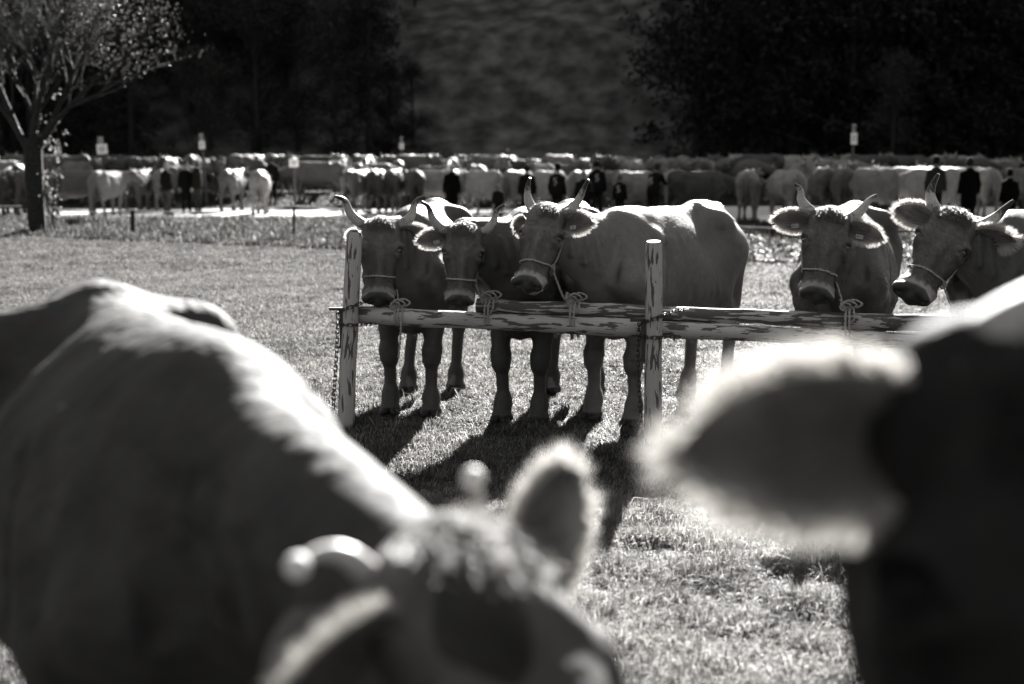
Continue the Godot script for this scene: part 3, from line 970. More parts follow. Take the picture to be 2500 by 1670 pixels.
func tuft(blades: int, tall: float, spread: float, wide: float, seed_: int, tone := 0.2) -> Mesh:
	var s := Shape.new()
	var r := RandomNumberGenerator.new()
	r.seed = seed_
	for k in blades:
		var a := r.randf() * TAU
		var out := Vector3(cos(a), 0, sin(a))
		var p := Vector3(r.randf_range(-1, 1), 0, r.randf_range(-1, 1)) * spread
		var l := tall * r.randf_range(0.45, 1.25)
		var lean := r.randf_range(0.15, 1.5)
		var turn := r.randf() * TAU
		var side := Vector3(cos(turn), 0, sin(turn)) * wide * r.randf_range(0.6, 1.2)
		var m := p + Vector3.UP * l * 0.55 + out * l * 0.25 * lean
		var e := p + Vector3.UP * l * (1.0 - 0.42 * lean) + out * l * 0.75 * lean
		var n := (side.cross(e - p)).normalized()
		if n.y < 0: n = -n
		n = (n + Vector3.UP * 0.35).normalized()
		var x := tone * r.randf_range(0.35, 1.75)
		if r.randf() < 0.07: x = tone * 1.9                                         # dry straw
		var b := s.v.size()
		for q in [p - side, p + side, m + side * 0.8, m - side * 0.8, e]:
			s.v.append(q); s.n.append(n); s.c.append(lin(x)); s.t.append(Vector2.ZERO)
		for q in ([0, 2, 1, 0, 3, 2, 3, 4, 2] if side.cross(e - p).dot(n) > 0.0 else [0, 1, 2, 0, 2, 3, 3, 2, 4]):
			s.i.append(b + q)
	return s.mesh(mats.grass)

func scatter(called: String, label: String, m: Mesh, places: Array, parent: Node = self) -> void:
	var mm := MultiMesh.new()
	mm.transform_format = MultiMesh.TRANSFORM_3D
	mm.use_colors = true
	mm.mesh = m
	mm.instance_count = places.size()
	for k in places.size():
		mm.set_instance_transform(k, places[k])
		var o_: Vector3 = places[k].origin
		var c := clampf(0.78 + 0.55 * noise.get_noise_2d(o_.x * 0.9, o_.z * 0.9) + 0.35 * noise.get_noise_2d(o_.x * 4.0 + 50.0, o_.z * 4.0), 0.35, 1.0)
		mm.set_instance_color(k, Color(c, c, c))
	var o := MultiMeshInstance3D.new()
	o.name = numbered(called)
	o.multimesh = mm
	parent.add_child(o)
	tag(o, label, "grass", "", "stuff")

func build_grass() -> void:
	var zones := [   # near, far, tufts a square metre, height, spread, blade width, blades
		[2.2, 7.0, 900.0, 0.088, 0.034, 0.0024, 16, 0.19],
		[7.0, 13.0, 520.0, 0.062, 0.045, 0.0030, 18, 0.16],
		[13.0, 21.0, 300.0, 0.060, 0.055, 0.0036, 20, 0.125],
		[21.0, 31.0, 130.0, 0.065, 0.075, 0.0052, 22, 0.10]]
	var r := RandomNumberGenerator.new()
	r.seed = 99
	for zi in zones.size():
		var z: Array = zones[zi]
		var sets := [[], [], []]
		var near: float = z[0]
		var far: float = z[1]
		var area := 0.39 * (far * far - near * near) + 1.6 * (far - near)
		for k in int(area * z[2]):
			var d := sqrt(lerpf(near * near, far * far, r.randf()))
			var x := r.randf_range(-1, 1) * (0.39 * d + 0.8)
			if -d < meadow_edge(x): continue
			var clump := 0.75 + 0.55 * noise.get_noise_2d(x * 2.2, d * 2.2) + 0.35 * noise.get_noise_2d(x * 0.5 + 30.0, d * 0.5)
			if zi == 0: clump = 0.7 + 0.9 * noise.get_noise_2d(x * 2.6, d * 2.6) + 0.4 * noise.get_noise_2d(x * 0.7 + 30.0, d * 0.7)
			if clump < 0.15 and zi < 2: continue
			clump = maxf(clump, 0.35)
			var sc := clump * r.randf_range(0.75, 1.25)
			var b := Basis(Vector3.UP, r.randf() * TAU).scaled(Vector3(1.0, sc, 1.0) * 1.0)
			sets[r.randi() % 3].append(Transform3D(b, Vector3(x, -0.004, -d)))
		for k in 3:
			scatter("meadow_grass", "short sunlit pasture grass covering the meadow", tuft(z[6], z[3], z[4], z[5], zi * 3 + k, z[7]), sets[k])
	# longer blades standing out of the turf near the camera
	var long_sets := [[], []]
	for k in 2600:
		var d := sqrt(lerpf(4.0, 110.0, r.randf()))
		var x := r.randf_range(-1, 1) * (0.39 * d + 0.8)
		if noise.get_noise_2d(x * 1.4 + 9.0, d * 1.4) < -0.05: continue
		long_sets[k % 2].append(Transform3D(Basis(Vector3.UP, r.randf() * TAU).scaled(Vector3.ONE * r.randf_range(0.6, 1.2)), Vector3(x, -0.004, -d)))
	for k in 2:
		scatter("long_grass", "scattered longer grass blades standing out of the turf", tuft(7, 0.11, 0.05, 0.0024, 80 + k, 0.19), long_sets[k])

# ---------------------------------------------------------------- halters and tie ropes
func halter(i: int, label: String, side: float, hang: float) -> void:
	var head: Transform3D = front_heads[i]
	var o := thing("rope_halter", label, "halter", Vector3.ZERO, 0.0, "rope halters of the tied cows")
	var band := Shape.new()
	var ring := []
	for k in 15:
		var a := TAU * k / 14.0
		var c := Vector3(0.365 + 0.035 * cos(a), -0.09, 0)
		ring.append(head * head_field.skin_point(c, c + Vector3(0, cos(a), sin(a)) * 0.3, 0.004))
	rope(band, ring, 0.0062)
	part("noseband", band.mesh(mats.rope), o)
	var strap := Shape.new()
	var up := []
	for q in [[0.335, -0.155, 0.9], [0.27, -0.14, 1.0], [0.19, -0.125, 1.0], [0.10, -0.115, 1.0], [0.03, -0.13, 0.8]]:
		var c := Vector3(q[0], q[1], 0)
		up.append(head * head_field.skin_point(c, c + Vector3(0, -0.05, -side) * 0.3, 0.004))
	rope(strap, up, 0.0055)
	part("cheek_strap", strap.mesh(mats.rope), o)
	var other := Shape.new()
	var up2 := []
	for q in [[0.335, -0.155, 0.9], [0.27, -0.14, 1.0], [0.19, -0.125, 1.0], [0.10, -0.115, 1.0], [0.03, -0.13, 0.8]]:
		var c := Vector3(q[0], q[1], 0)
		up2.append(head * head_field.skin_point(c, c + Vector3(0, -0.05, side) * 0.3, 0.004))
	rope(other, up2, 0.0055)
	part("cheek_strap", other.mesh(mats.rope), o)
	var k0: Vector3 = up[0]
	var knot := Shape.new()
	for j in 2:
		var loop := []
		for k in 9:
			var a := TAU * k / 8.0
			loop.append(k0 + Vector3(cos(a) * 0.013, sin(a) * 0.016 - 0.012 * j, sin(a + j) * 0.010))
		rope(knot, loop, 0.006, 0.006)
	part("knot", knot.mesh(mats.rope), o)
	# the lead: down to the rail, twice round it, then hanging
	var foot: Vector3 = rails[0]
	var dir: Vector3 = rails[1]
	var back: Vector3 = rails[2]
	var t := (k0 - foot).dot(dir) + 0.07 * side
	var two := t > 0.85 and absf(t - 2.0) > 0.0
	var mid := foot + dir * t + back * (0.125 if two else 0.10)
	mid.y = 0.735 if two else 0.71
	var tall := 0.095 if two else 0.058
	var lead := [k0, k0.lerp(mid, 0.4) + Vector3(0.02 * side, -0.055, 0.03), mid + Vector3(0, tall + 0.05, 0) - dir * 0.03]
	for k in 15:
		var a := PI * 0.5 - TAU * k / 7.0
		lead.append(mid + Vector3(0, sin(a) * tall, 0) - back * cos(a) * (0.085 if two else 0.060) + dir * (0.022 * k / 7.0))
	var end: Vector3 = lead[-1]
	lead.append(end - back * 0.065 + Vector3(0.01, -0.05, 0))
	lead.append(end - back * 0.06 + Vector3(0.0, -0.05 - hang * 0.5, 0))
	lead.append(end - back * 0.055 + Vector3(-0.015, -0.05 - hang, 0))
	var ls := Shape.new()
	rope(ls, lead, 0.0068)
	part("lead_rope", ls.mesh(mats.rope), o)
	var bow := Shape.new()
	var bp := mid + Vector3(0, tall + 0.012, 0) - back * 0.03
	for j in 3:
		var loop := []
		for k in 9:
			var a := TAU * k / 8.0
			loop.append(bp + Vector3(cos(a) * (0.03 + 0.012 * j) + 0.02 * j * side, sin(a) * 0.022 + 0.008 * j, sin(a * 2.0 + j) * 0.014))
		rope(bow, loop, 0.0062, 0.007)
	part("knot", bow.mesh(mats.rope), o)

func build_halters() -> void:
	halter(0, "rope halter of the cow beside the end post, its end dangling below the rail", 1.0, 0.26)
	halter(1, "rope halter of the cow resting its muzzle on the rail", 1.0, 0.04)
	halter(2, "rope halter of the side-on chewing cow, knotted round both rail logs", 1.0, 0.02)
	halter(3, "pale rope halter of the cow facing straight ahead, looped over the dark rail", 1.0, 0.03)
	halter(4, "rope halter of the cow with its head turned aside and ears spread", 1.0, 0.02)

# ---------------------------------------------------------------- the two cows beside the camera
func build_near_cows() -> void:
	var withers := on_plane(490, 872, 1.335)
	var hips := on_plane(165, 698, 1.345)
	var heading := withers - hips
	heading.y = 0
	heading = heading.normalized()
	var at := Vector3(withers.x, 0, withers.z) - heading * 0.42
	var poll := on_plane(1118, 1292, 1.25)
	var fa := 52.0
	var muzzle := poll + Vector3(sin(deg_to_rad(fa)) * 0.46, -0.42, cos(deg_to_rad(fa)) * 0.46)
	cow("cow", "big blurred cow close up, lowering its horned head beneath a sunlit neck", "", {"at": at, "heading": heading, "head": head_at(poll, muzzle, fa), "tone": 0.95, "ear_tone": 0.9, "hide": "coat_matt", "curls": 500, "body_tone": 0.42, "girth": 1.2, "ear_wide": 0.40, "seed": 21, "furry": false, "fat": 0.017, "knobs": true, "pale": 0.5, "dark_from": 2.0,
		"feet": [Vector2(0, 0), Vector2(0, 0), Vector2(0, 0), Vector2(0, 0)],
		"horns": [[Vector3(0.02, -0.06, -0.085), Vector3(-0.03, -0.05, -0.11), Vector3(-0.05, -0.06, -0.135), Vector3(-0.045, -0.065, -0.165)],
			[Vector3(0.02, -0.06, 0.085), Vector3(-0.01, -0.055, 0.10), Vector3(-0.04, -0.04, 0.105), Vector3(-0.065, -0.02, 0.10)]],
		"ears": [[Vector3(0.15, -0.10, -1.0), Vector3(0.6, 0.35, -0.2), 0.20, ""], [Vector3(-0.52, 0.50, 0.80), Vector3(0.8, 0.6, -0.2), 0.185, ""]]})
	var root := at_depth(2240, 1062, -1.27)
	var frame := head_at(Vector3.ZERO, Vector3(-0.07, -0.50, 0.22), 12.0, 0.0)
	var place := root - frame.basis * Vector3(0.055, -0.085, 0.098)
	frame.origin = place
	var h2 := Vector3(-0.80, 0, 0.60)
	cow("cow", "dark blurred cow close up with a huge furry ear spread wide", "", {"at": Vector3(place.x, 0, place.z) - h2.normalized() * 1.05, "heading": h2, "head": frame, "tone": 0.18, "ear_tone": 0.7, "hide": "coat_matt", "ear_wide": 0.33, "seed": 31, "furry": false, "pale": 0.45,
		"feet": [Vector2(0, 0), Vector2(0, 0), Vector2(0, 0), Vector2(0, 0)],
		"horns": [[Vector3(0.02, -0.06, -0.085), Vector3(-0.01, -0.06, -0.07), Vector3(-0.05, -0.05, -0.03), Vector3(-0.10, -0.03, 0.03), Vector3(-0.15, 0.0, 0.08)],
			[Vector3(0.02, -0.06, 0.085), Vector3(0.0, -0.05, 0.14), Vector3(-0.06, -0.03, 0.19), Vector3(-0.15, 0.0, 0.215), Vector3(-0.19, 0.03, 0.25)]],
		"ears": [[Vector3(0.24, -0.05, -1.0), Vector3(0.25, 1.0, 0.1), 0.235, "", 1.1], [Vector3(0.12, -0.5, 1.0), Vector3(0.4, 0.9, 0.3), 0.21, ""]]})

# ---------------------------------------------------------------- the herd behind
var herd_protos: Array = []

func herd_proto(k: int) -> Node3D:
	var heads := [[Vector3(1.16, 1.40, 0), Vector3(1.52, 1.02, 0)], [Vector3(1.27, 1.10, 0), Vector3(1.56, 0.66, 0)], [Vector3(1.05, 1.36, -0.34), Vector3(1.22, 0.98, -0.66)], [Vector3(1.05, 1.38, 0.32), Vector3(1.20, 1.02, 0.66)]]
	var poll: Vector3 = heads[k][0]
	var muz: Vector3 = heads[k][1]
	var x := (muz - poll).normalized()
	var y := (Vector3(x.x, 0, x.z).normalized() + Vector3.UP * 0.4)
	y = (y - x * y.dot(x)).normalized()
	var frame := Transform3D(Basis(x, y, x.cross(y)), poll)
	var feet := [Vector2(0.06, 0.0), Vector2(-0.08, 0.0), Vector2(-0.08, -0.02), Vector2(0.12, 0.02)]
	return cow("herd_cow", "x", "", {"at": Vector3.ZERO, "heading": Vector3.RIGHT, "head": frame, "world_head": false, "fine": false, "tone": 1.42, "feet": feet, "seed": 50 + k, "sway": [0.0, 0.05, -0.04, 0.02][k],
		"horns": [[Vector3(0.02, -0.06, -0.085), Vector3(-0.01, -0.06, -0.15), Vector3(-0.09, -0.03, -0.20), Vector3(-0.17, 0.02, -0.22)], [Vector3(0.02, -0.06, 0.085), Vector3(-0.01, -0.06, 0.15), Vector3(-0.09, -0.03, 0.20), Vector3(-0.17, 0.02, 0.22)]],
		"ears": [[Vector3(0.05, -0.25, -1.0), Vector3(0.5, 0.8, -0.2), 0.20], [Vector3(0.05, -0.25, 1.0), Vector3(0.5, 0.8, 0.2), 0.20]]})

func herd_cow(label: String, group: String, px: float, depth: float, deg: float, shade: int, pose := -1, big := 1.0) -> Node3D:
	var k := pose if pose >= 0 else rng.randi() % 4
	var o: Node3D = herd_protos[k]
	if o.has_meta("placed"):
		var c := o.duplicate() as Node3D
		c.name = numbered("herd_cow")
		add_child(c)
		o = c
	o.set_meta("placed", true)
	var x := (px - 1250.0) / FOCAL * depth
	o.position = Vector3(x, height(x, -depth) - 0.01, -depth)
	o.rotation.y = PI / 2 - deg_to_rad(deg)           # 0 looks away from the camera, 90 to its right
	o.scale = Vector3.ONE * big
	var m: StandardMaterial3D = mats["coat_far_%d" % shade]
	for child in o.get_children():
		if child.name == "body" or child.name == "tail": (child as MeshInstance3D).set_surface_override_material(0, m)
	tag(o, label, "cow", group)
	return o

func build_herd() -> void:
	var tones := [0.20, 0.40, 0.75, 1.0]
	for k in 4:
		var m := (mats.coat as StandardMaterial3D).duplicate() as StandardMaterial3D
		m.resource_name = "coat_far_%d" % k
		m.albedo_color = grey(tones[k])
		m.roughness = 0.62
		m.metallic_specular = 0.32
		mats["coat_far_%d" % k] = m
	for k in 4: herd_protos.append(herd_proto(k))
	var line := "cows lined up along the gravel path"
	for a in [
		["dark cow seen from behind, rump against the white tape, beside the tree trunk", 18, 44.5, 3, 0, 1], ["cow seen from behind, second in line beside the tree trunk", 55, 45.2, 8, 0, 0], ["cow half hidden by the tree trunk, tail to the path", 96, 44.6, 14, 1, 1],
		["side-on cow with pale udder next to the tree trunk", 192, 44.3, 68, 1, 1], ["thin cow seen from behind under the wide white notice", 270, 43.4, 12, 2, 3], ["cow seen from behind, left of the man in the dark jacket", 345, 47.6, 4, 1, 0], ["pale cow half hidden by the man in the dark jacket", 398, 48.0, -14, 2, 1],
		["cow behind the two talking men", 452, 50.5, 35, 1, 0],
		["cow seen from behind beside the tall sign post", 573, 47.8, 6, 1, 0], ["bony pale cow seen from behind, alone on the path", 640, 45.0, -4, 2, 1],
		["first cow of the tight rank, beside the person in white", 880, 45.4, 22, 1, 0], ["dark cow in the tight rank, second from the person in white", 926, 45.8, 8, 0, 1], ["cow in the middle of the tight rank", 965, 46.4, 4, 1, 0], ["cow of the tight rank next to the man in the long coat", 1010, 45.8, -12, 0, 1], ["pale cow at the far shoulder of the man in the long coat", 1062, 46.6, -50, 3, 1],
		["pale cow standing side-on behind the small child", 1176, 44.0, -38, 3, 0], ["pale cow behind the man with the white collar", 1268, 44.5, 28, 2, 1],
		["cow hidden behind the men in smocks", 1335, 43.5, -30, 3, 1], ["pale cow past the grey-haired man", 1425, 43.0, 24, 2, 0], ["cow between the boy and the man leaning forward", 1556, 41.0, 46, 2, 1], ["fawn cow seen from behind, past the arms of the man leaning forward", 1640, 42.0, 6, 3, 0], ["dark cow squeezed in between two pale ones behind the boy", 1492, 43.5, -14, 1, 1], ["pale cow rump between the man in the long coat and the child", 1122, 45.0, 12, 3, 1],
		["nearly black side-on cow with sunlit back", 1704, 39.5, 72, 0, 1], ["pale cow rump turned to the meadow, next to the black cow", 1826, 37.2, 14, 2, 0], ["palest cow with full round belly seen from behind", 1914, 35.8, -10, 3, 1],
		["dark cow behind the plank barrier, tail hanging", 2003, 39.0, 0, 1, 1], ["brown cow seen from behind, right beside the sign with two plates", 2052, 38.0, 8, 1, 0], ["cow with white tail seen from behind the plank barrier", 2125, 36.6, -24, 2, 1], ["tall pale cow side-on behind the plank barrier", 2222, 39.0, -52, 3, 0],
		["pale young cow beside the man in the flat cap", 2268, 36.6, -35, 3, 1], ["cow between the two men in black", 2325, 38.5, -40, 3, 0], ["bony cow seen from behind, beside the man in the big black jacket", 2394, 37.4, 3, 2, 1], ["cow beyond the crouched person in black", 2484, 38.0, 50, 1, 0]]:
		herd_cow(a[0], line, a[1], a[2], a[3], a[4], a[5], 1.0)
	herd_cow("big dark cow standing side-on behind the small white board", line, 772, 51.0, -92, 1, 1, 1.06)
	herd_cow("cow looking over the others with its horned head up, facing the meadow", line, 1945, 43.0, 176, 2, 0, 1.08)
	herd_cow("cow with raised head beside the one that looks over the others", line, 2000, 44.5, 140, 1, 0, 1.05)
	herd_cow("cow facing the meadow, head low between the ranks", line, 1655, 44.0, 190, 2, 1, 0.95)
	# the packed ranks farther back, where only backs and heads show
	var rank := "cows packed in the ranks at the back"
	var r := RandomNumberGenerator.new()
	r.seed = 5
	for row in 3:
		var z: float = [52.0, 56.5, 61.0][row]
		var px := 15.0 + row * 23.0
		while px < 2520.0:
			var skip := row == 0 and ((px > 640.0 and px < 880.0) or (px > 480 and px < 520))
			var deg: float = (80.0 if r.randf() < 0.5 else -80.0) + r.randf_range(-30, 30)
			var turn := r.randf()
			if turn < 0.5: deg = r.randf_range(-45, 45)
			elif turn < 0.75: deg = r.randf_range(150, 210)
			var sh: int = [0, 1, 1, 2][r.randi() % 4] if px < 1200.0 else [0, 1, 2, 3][r.randi() % 4]
			var zz := z + r.randf_range(-1.6, 1.6)
			if not skip:
				var way := "facing the meadow" if absf(deg) > 140 else "seen from behind" if absf(deg) < 46 else "side-on"
				herd_cow("%s cow %s, %s back rank, %s" % [["dark", "brown", "fawn", "pale"][sh], way, ["first", "second", "third"][row], near_what(px)], rank, px, zz, deg, sh, -1, r.randf_range(0.88, 1.08))
			px += r.randf_range(40, 70) * (1.0 + 0.12 * row)

func near_what(px: float) -> String:
	var marks := [[60, "beyond the tree trunk"], [152, "near the small white notice"], [263, "near the wide notice"], [345, "past the side-on cow with udder"], [411, "behind the grey-haired man"], [508, "near the narrow notice"], [573, "behind the cow beside the tall sign post"], [640, "behind the lone bony cow"], [722, "behind the low white board"], [790, "behind the big dark cow"], [875, "behind the people in white"], [983, "near the small sign"], [1040, "behind the tight rank"], [1104, "behind the man in the long coat"], [1176, "behind the small child"], [1240, "near the white-haired onlooker"], [1290, "behind the man with the white collar"], [1360, "behind the man in the beret"], [1430, "behind the grey-haired person in a smock"], [1512, "behind the boy in the smock"], [1592, "behind the man leaning forward"], [1702, "behind the nearly black cow"], [1826, "behind the rump-turned pale cow"], [1945, "behind the cow that looks over the others"], [2075, "near the tall white notice"], [2140, "behind the plank barrier"], [2222, "behind the tall pale cow"], [2278, "behind the man in the flat cap"], [2360, "behind the broad man in black"], [2458, "behind the young person in black"]]
	var best: Array = marks[0]
	for m in marks:
		if absf(m[0] - px) < absf(best[0] - px): best = m
	return best[1]

# ---------------------------------------------------------------- people
var person_shapes := {}

func person_shape(kind: String) -> Shape:
	if person_shapes.has(kind): return person_shapes[kind]
	var lean := 0.22 if kind == "leaning" else 0.0
	var f := Field.new(Vector3(-0.40, -0.01, 0), Vector3(0.65, 1.82, 0.42), 0.021, true)
	var t := func(p: Vector3) -> Vector3: return p + Vector3(lean * maxf(0.0, p.y - 0.95) * 1.4, -lean * 0.1 * maxf(0.0, p.y - 0.95), 0)
	f.cap(Vector3(0, 0.90, 0.085), Vector3(0.01, 0.50, 0.10), 0.098, 0.068, 0.03)
	f.cap(Vector3(0.01, 0.50, 0.10), Vector3(-0.015, 0.10, 0.105), 0.068, 0.050, 0.03)
	f.cap(Vector3(-0.03, 0.045, 0.105), Vector3(0.15, 0.036, 0.125), 0.045, 0.036, 0.03)
	f.egg(Vector3(0, 0.97, 0), Vector3(0.125, 0.14, 0.175), 0.04)
	f.cap(t.call(Vector3(0, 1.02, 0)), t.call(Vector3(0, 1.30, 0)), 0.128, 0.128, 0.06, 1.26)
	f.cap(t.call(Vector3(-0.01, 1.43, 0)), t.call(Vector3(-0.005, 1.355, 0.165)), 0.075, 0.062, 0.08)
	f.cap(t.call(Vector3(-0.005, 1.44, 0)), t.call(Vector3(0.02, 1.56, 0)), 0.074, 0.062, 0.05)
	f.egg(t.call(Vector3(0.02, 1.645, 0)), Vector3(0.106, 0.122, 0.086), 0.03)
	f.egg(t.call(Vector3(0.05, 1.585, 0)), Vector3(0.06, 0.058, 0.052), 0.03)
	f.cap(t.call(Vector3(0.115, 1.64, 0)), t.call(Vector3(0.13, 1.615, 0)), 0.011, 0.014, 0.015)
	f.cap(t.call(Vector3(0.01, 1.655, 0.080)), t.call(Vector3(0.012, 1.625, 0.082)), 0.014, 0.012, 0.01)
	var hand: Vector3
	if kind == "leaning":
		f.cap(t.call(Vector3(0, 1.39, 0.19)), Vector3(0.27, 1.18, 0.22), 0.066, 0.052, 0.04)
		f.cap(Vector3(0.27, 1.18, 0.22), Vector3(0.47, 1.15, 0.15), 0.052, 0.040, 0.02)
		f.cap(Vector3(0.49, 1.145, 0.145), Vector3(0.54, 1.135, 0.135), 0.030, 0.026, 0.02)
		hand = Vector3(0.55, 1.13, 0.132)
	else:
		f.cap(Vector3(0, 1.355, 0.175), Vector3(-0.035, 1.10, 0.235), 0.062, 0.053, 0.05)
		f.cap(Vector3(-0.035, 1.10, 0.235), Vector3(0.045, 0.88, 0.245), 0.053, 0.040, 0.02)
		f.cap(Vector3(0.055, 0.855, 0.25), Vector3(0.065, 0.805, 0.245), 0.032, 0.026, 0.02)
		hand = Vector3(0.068, 0.79, 0.243)
	var hem := 0.86
	if kind == "coat":
		f.cap(Vector3(0, 1.05, 0), Vector3(0.0, 0.62, 0), 0.150, 0.155, 0.05, 1.28)
		hem = 0.50
	else:
		f.cap(t.call(Vector3(0, 1.1, 0)), Vector3(0.0, 0.90, 0), 0.140, 0.140, 0.04, 1.32)
		hem = 0.80
	var s := f.net()
	for k in s.v.size():
		var p := s.v[k]
		var zone := 0.30                                              # red: coat, coded by tone below
		var head: Vector3 = t.call(Vector3(0.02, 1.645, 0))
		if p.y < 0.075: zone = 0.10
		elif p.y < hem and absf(p.z) < 0.21: zone = 0.20
		if p.distance_to(Vector3(hand.x, hand.y, absf(hand.z))) < 0.085 or Vector3(p.x, p.y, absf(p.z)).distance_to(hand) < 0.085: zone = 0.40
		if p.y > head.y - 0.17 and p.distance_to(head) < 0.20:
			zone = 0.40
			if p.y > head.y - 0.105 and (p.x < head.x - 0.005 or p.y > head.y + 0.06): zone = 0.50
			if p.y < head.y - 0.105 and p.y > head.y - 0.20: zone = 0.60 if p.y < head.y - 0.135 else 0.40
		s.c[k] = Color(zone, 0, 0)
	for sg in [-1.0, 1.0]:                                            # five fingers
		for j in 5:
			var along := Vector3(0.02, -1, 0) if kind != "leaning" else Vector3(1, -0.25, 0)
			var off := Vector3(-0.024 + 0.016 * j, 0, 0) if kind != "leaning" else Vector3(0, 0, -0.024 + 0.016 * j)
			var ln: float = [0.045, 0.062, 0.07, 0.064, 0.048][j]
			var p0 := hand + off * 0.8
			if j == 0: p0 -= along * 0.03
			var p1 := p0 + along * ln * 0.5 + off * (0.9 if j == 0 else 0.1)
			var p2 := p0 + along * ln + off * (0.9 if j == 0 else 0.1) + (Vector3(0.012, 0, -0.012) if kind != "leaning" else Vector3(0, -0.018, 0))
			var line := PackedVector3Array()
			for q in [p0, p1, p2]: line.append(q * Vector3(1, 1, sg))
			tube(s, line, func(q): return 0.0095 - 0.003 * q, 6, func(_q, _a): return Color(0.40, 0, 0))
	person_shapes[kind] = s
	return s

func person(label: String, kind: String, px: float, depth: float, deg: float, tall: float, tones: Dictionary, group := "people among the cattle") -> Node3D:
	var x := (px - 1250.0) / FOCAL * depth
	var o := thing("person", label, "person", Vector3(x, height(x, -depth), -depth), PI / 2 - deg_to_rad(deg), group)
	var src := person_shape(kind)
	var s := Shape.new()
	s.add(src, Transform3D(Basis().scaled(Vector3.ONE * tall / 1.76), Vector3.ZERO))
	var look := {1: 0.02, 2: tones.get("legs", 0.03), 3: tones.get("coat", 0.02), 4: 0.30, 5: tones.get("hair", 0.04), 6: tones.get("collar", tones.get("coat", 0.02))}
	for k in s.c.size():
		s.c[k] = lin(look[roundi(s.c[k].r * 10.0)])
	part("body", s.mesh(mats.cloth), o)
	var lean := 0.22 if kind == "leaning" else 0.0
	var big := tall / 1.76
	var top := Vector3(0.02 + lean * 0.97, 1.645 - lean * 0.07, 0) * big
	if tones.has("cap"):
		var c := Shape.new()
		var dome := SphereMesh.new()
		for ring in 7:
			var a := PI * 0.5 * ring / 6.0
			for j in 17:
				var b := TAU * j / 16.0
				var d := Vector3(cos(b) * cos(a), sin(a), sin(b) * cos(a))
				c.vert(top + Vector3(d.x * 0.118 - 0.008, 0.045 + d.y * 0.088, d.z * 0.098) * big, d, lin(tones.cap))
		for ring in 6:
			for j in 16:
				var q := ring * 17 + j
				c.quad(q, q + 1, q + 18, q + 17)
		var b0 := c.v.size()
		for j in 9:
			var b := -0.9 + 1.8 * j / 8.0
			for e in 2:
				c.vert(top + Vector3(cos(b) * (0.10 + 0.07 * e), 0.048 - 0.012 * e, sin(b) * (0.09 + 0.02 * e)) * big, Vector3.UP, lin(tones.cap))
		for j in 8:
			c.quad(b0 + j * 2, b0 + j * 2 + 1, b0 + j * 2 + 3, b0 + j * 2 + 2)
		part("cap", c.mesh(mats.cloth), o)
	if tones.has("emblem"):
		var e := Node3D.new()
		e.name = "emblem"
		for row in 3:
			var tm := TextMesh.new()
			tm.text = ["- - -", "S", "----"][row]
			tm.font = mats_font()
			tm.font_size = [22, 64, 22][row]
			tm.pixel_size = 0.0034
			tm.depth = 0.004
			tm.material = mats.print_white
			part(["emblem_dashes", "emblem_letter", "emblem_bar"][row], tm, o, Transform3D(Basis(Vector3.UP, -PI / 2), Vector3((-0.163 + lean * (0.3 + 0.12 * (1 - row))) * big, [1.36, 1.25, 1.13][row] * big, 0)))
		e.free()
	return o

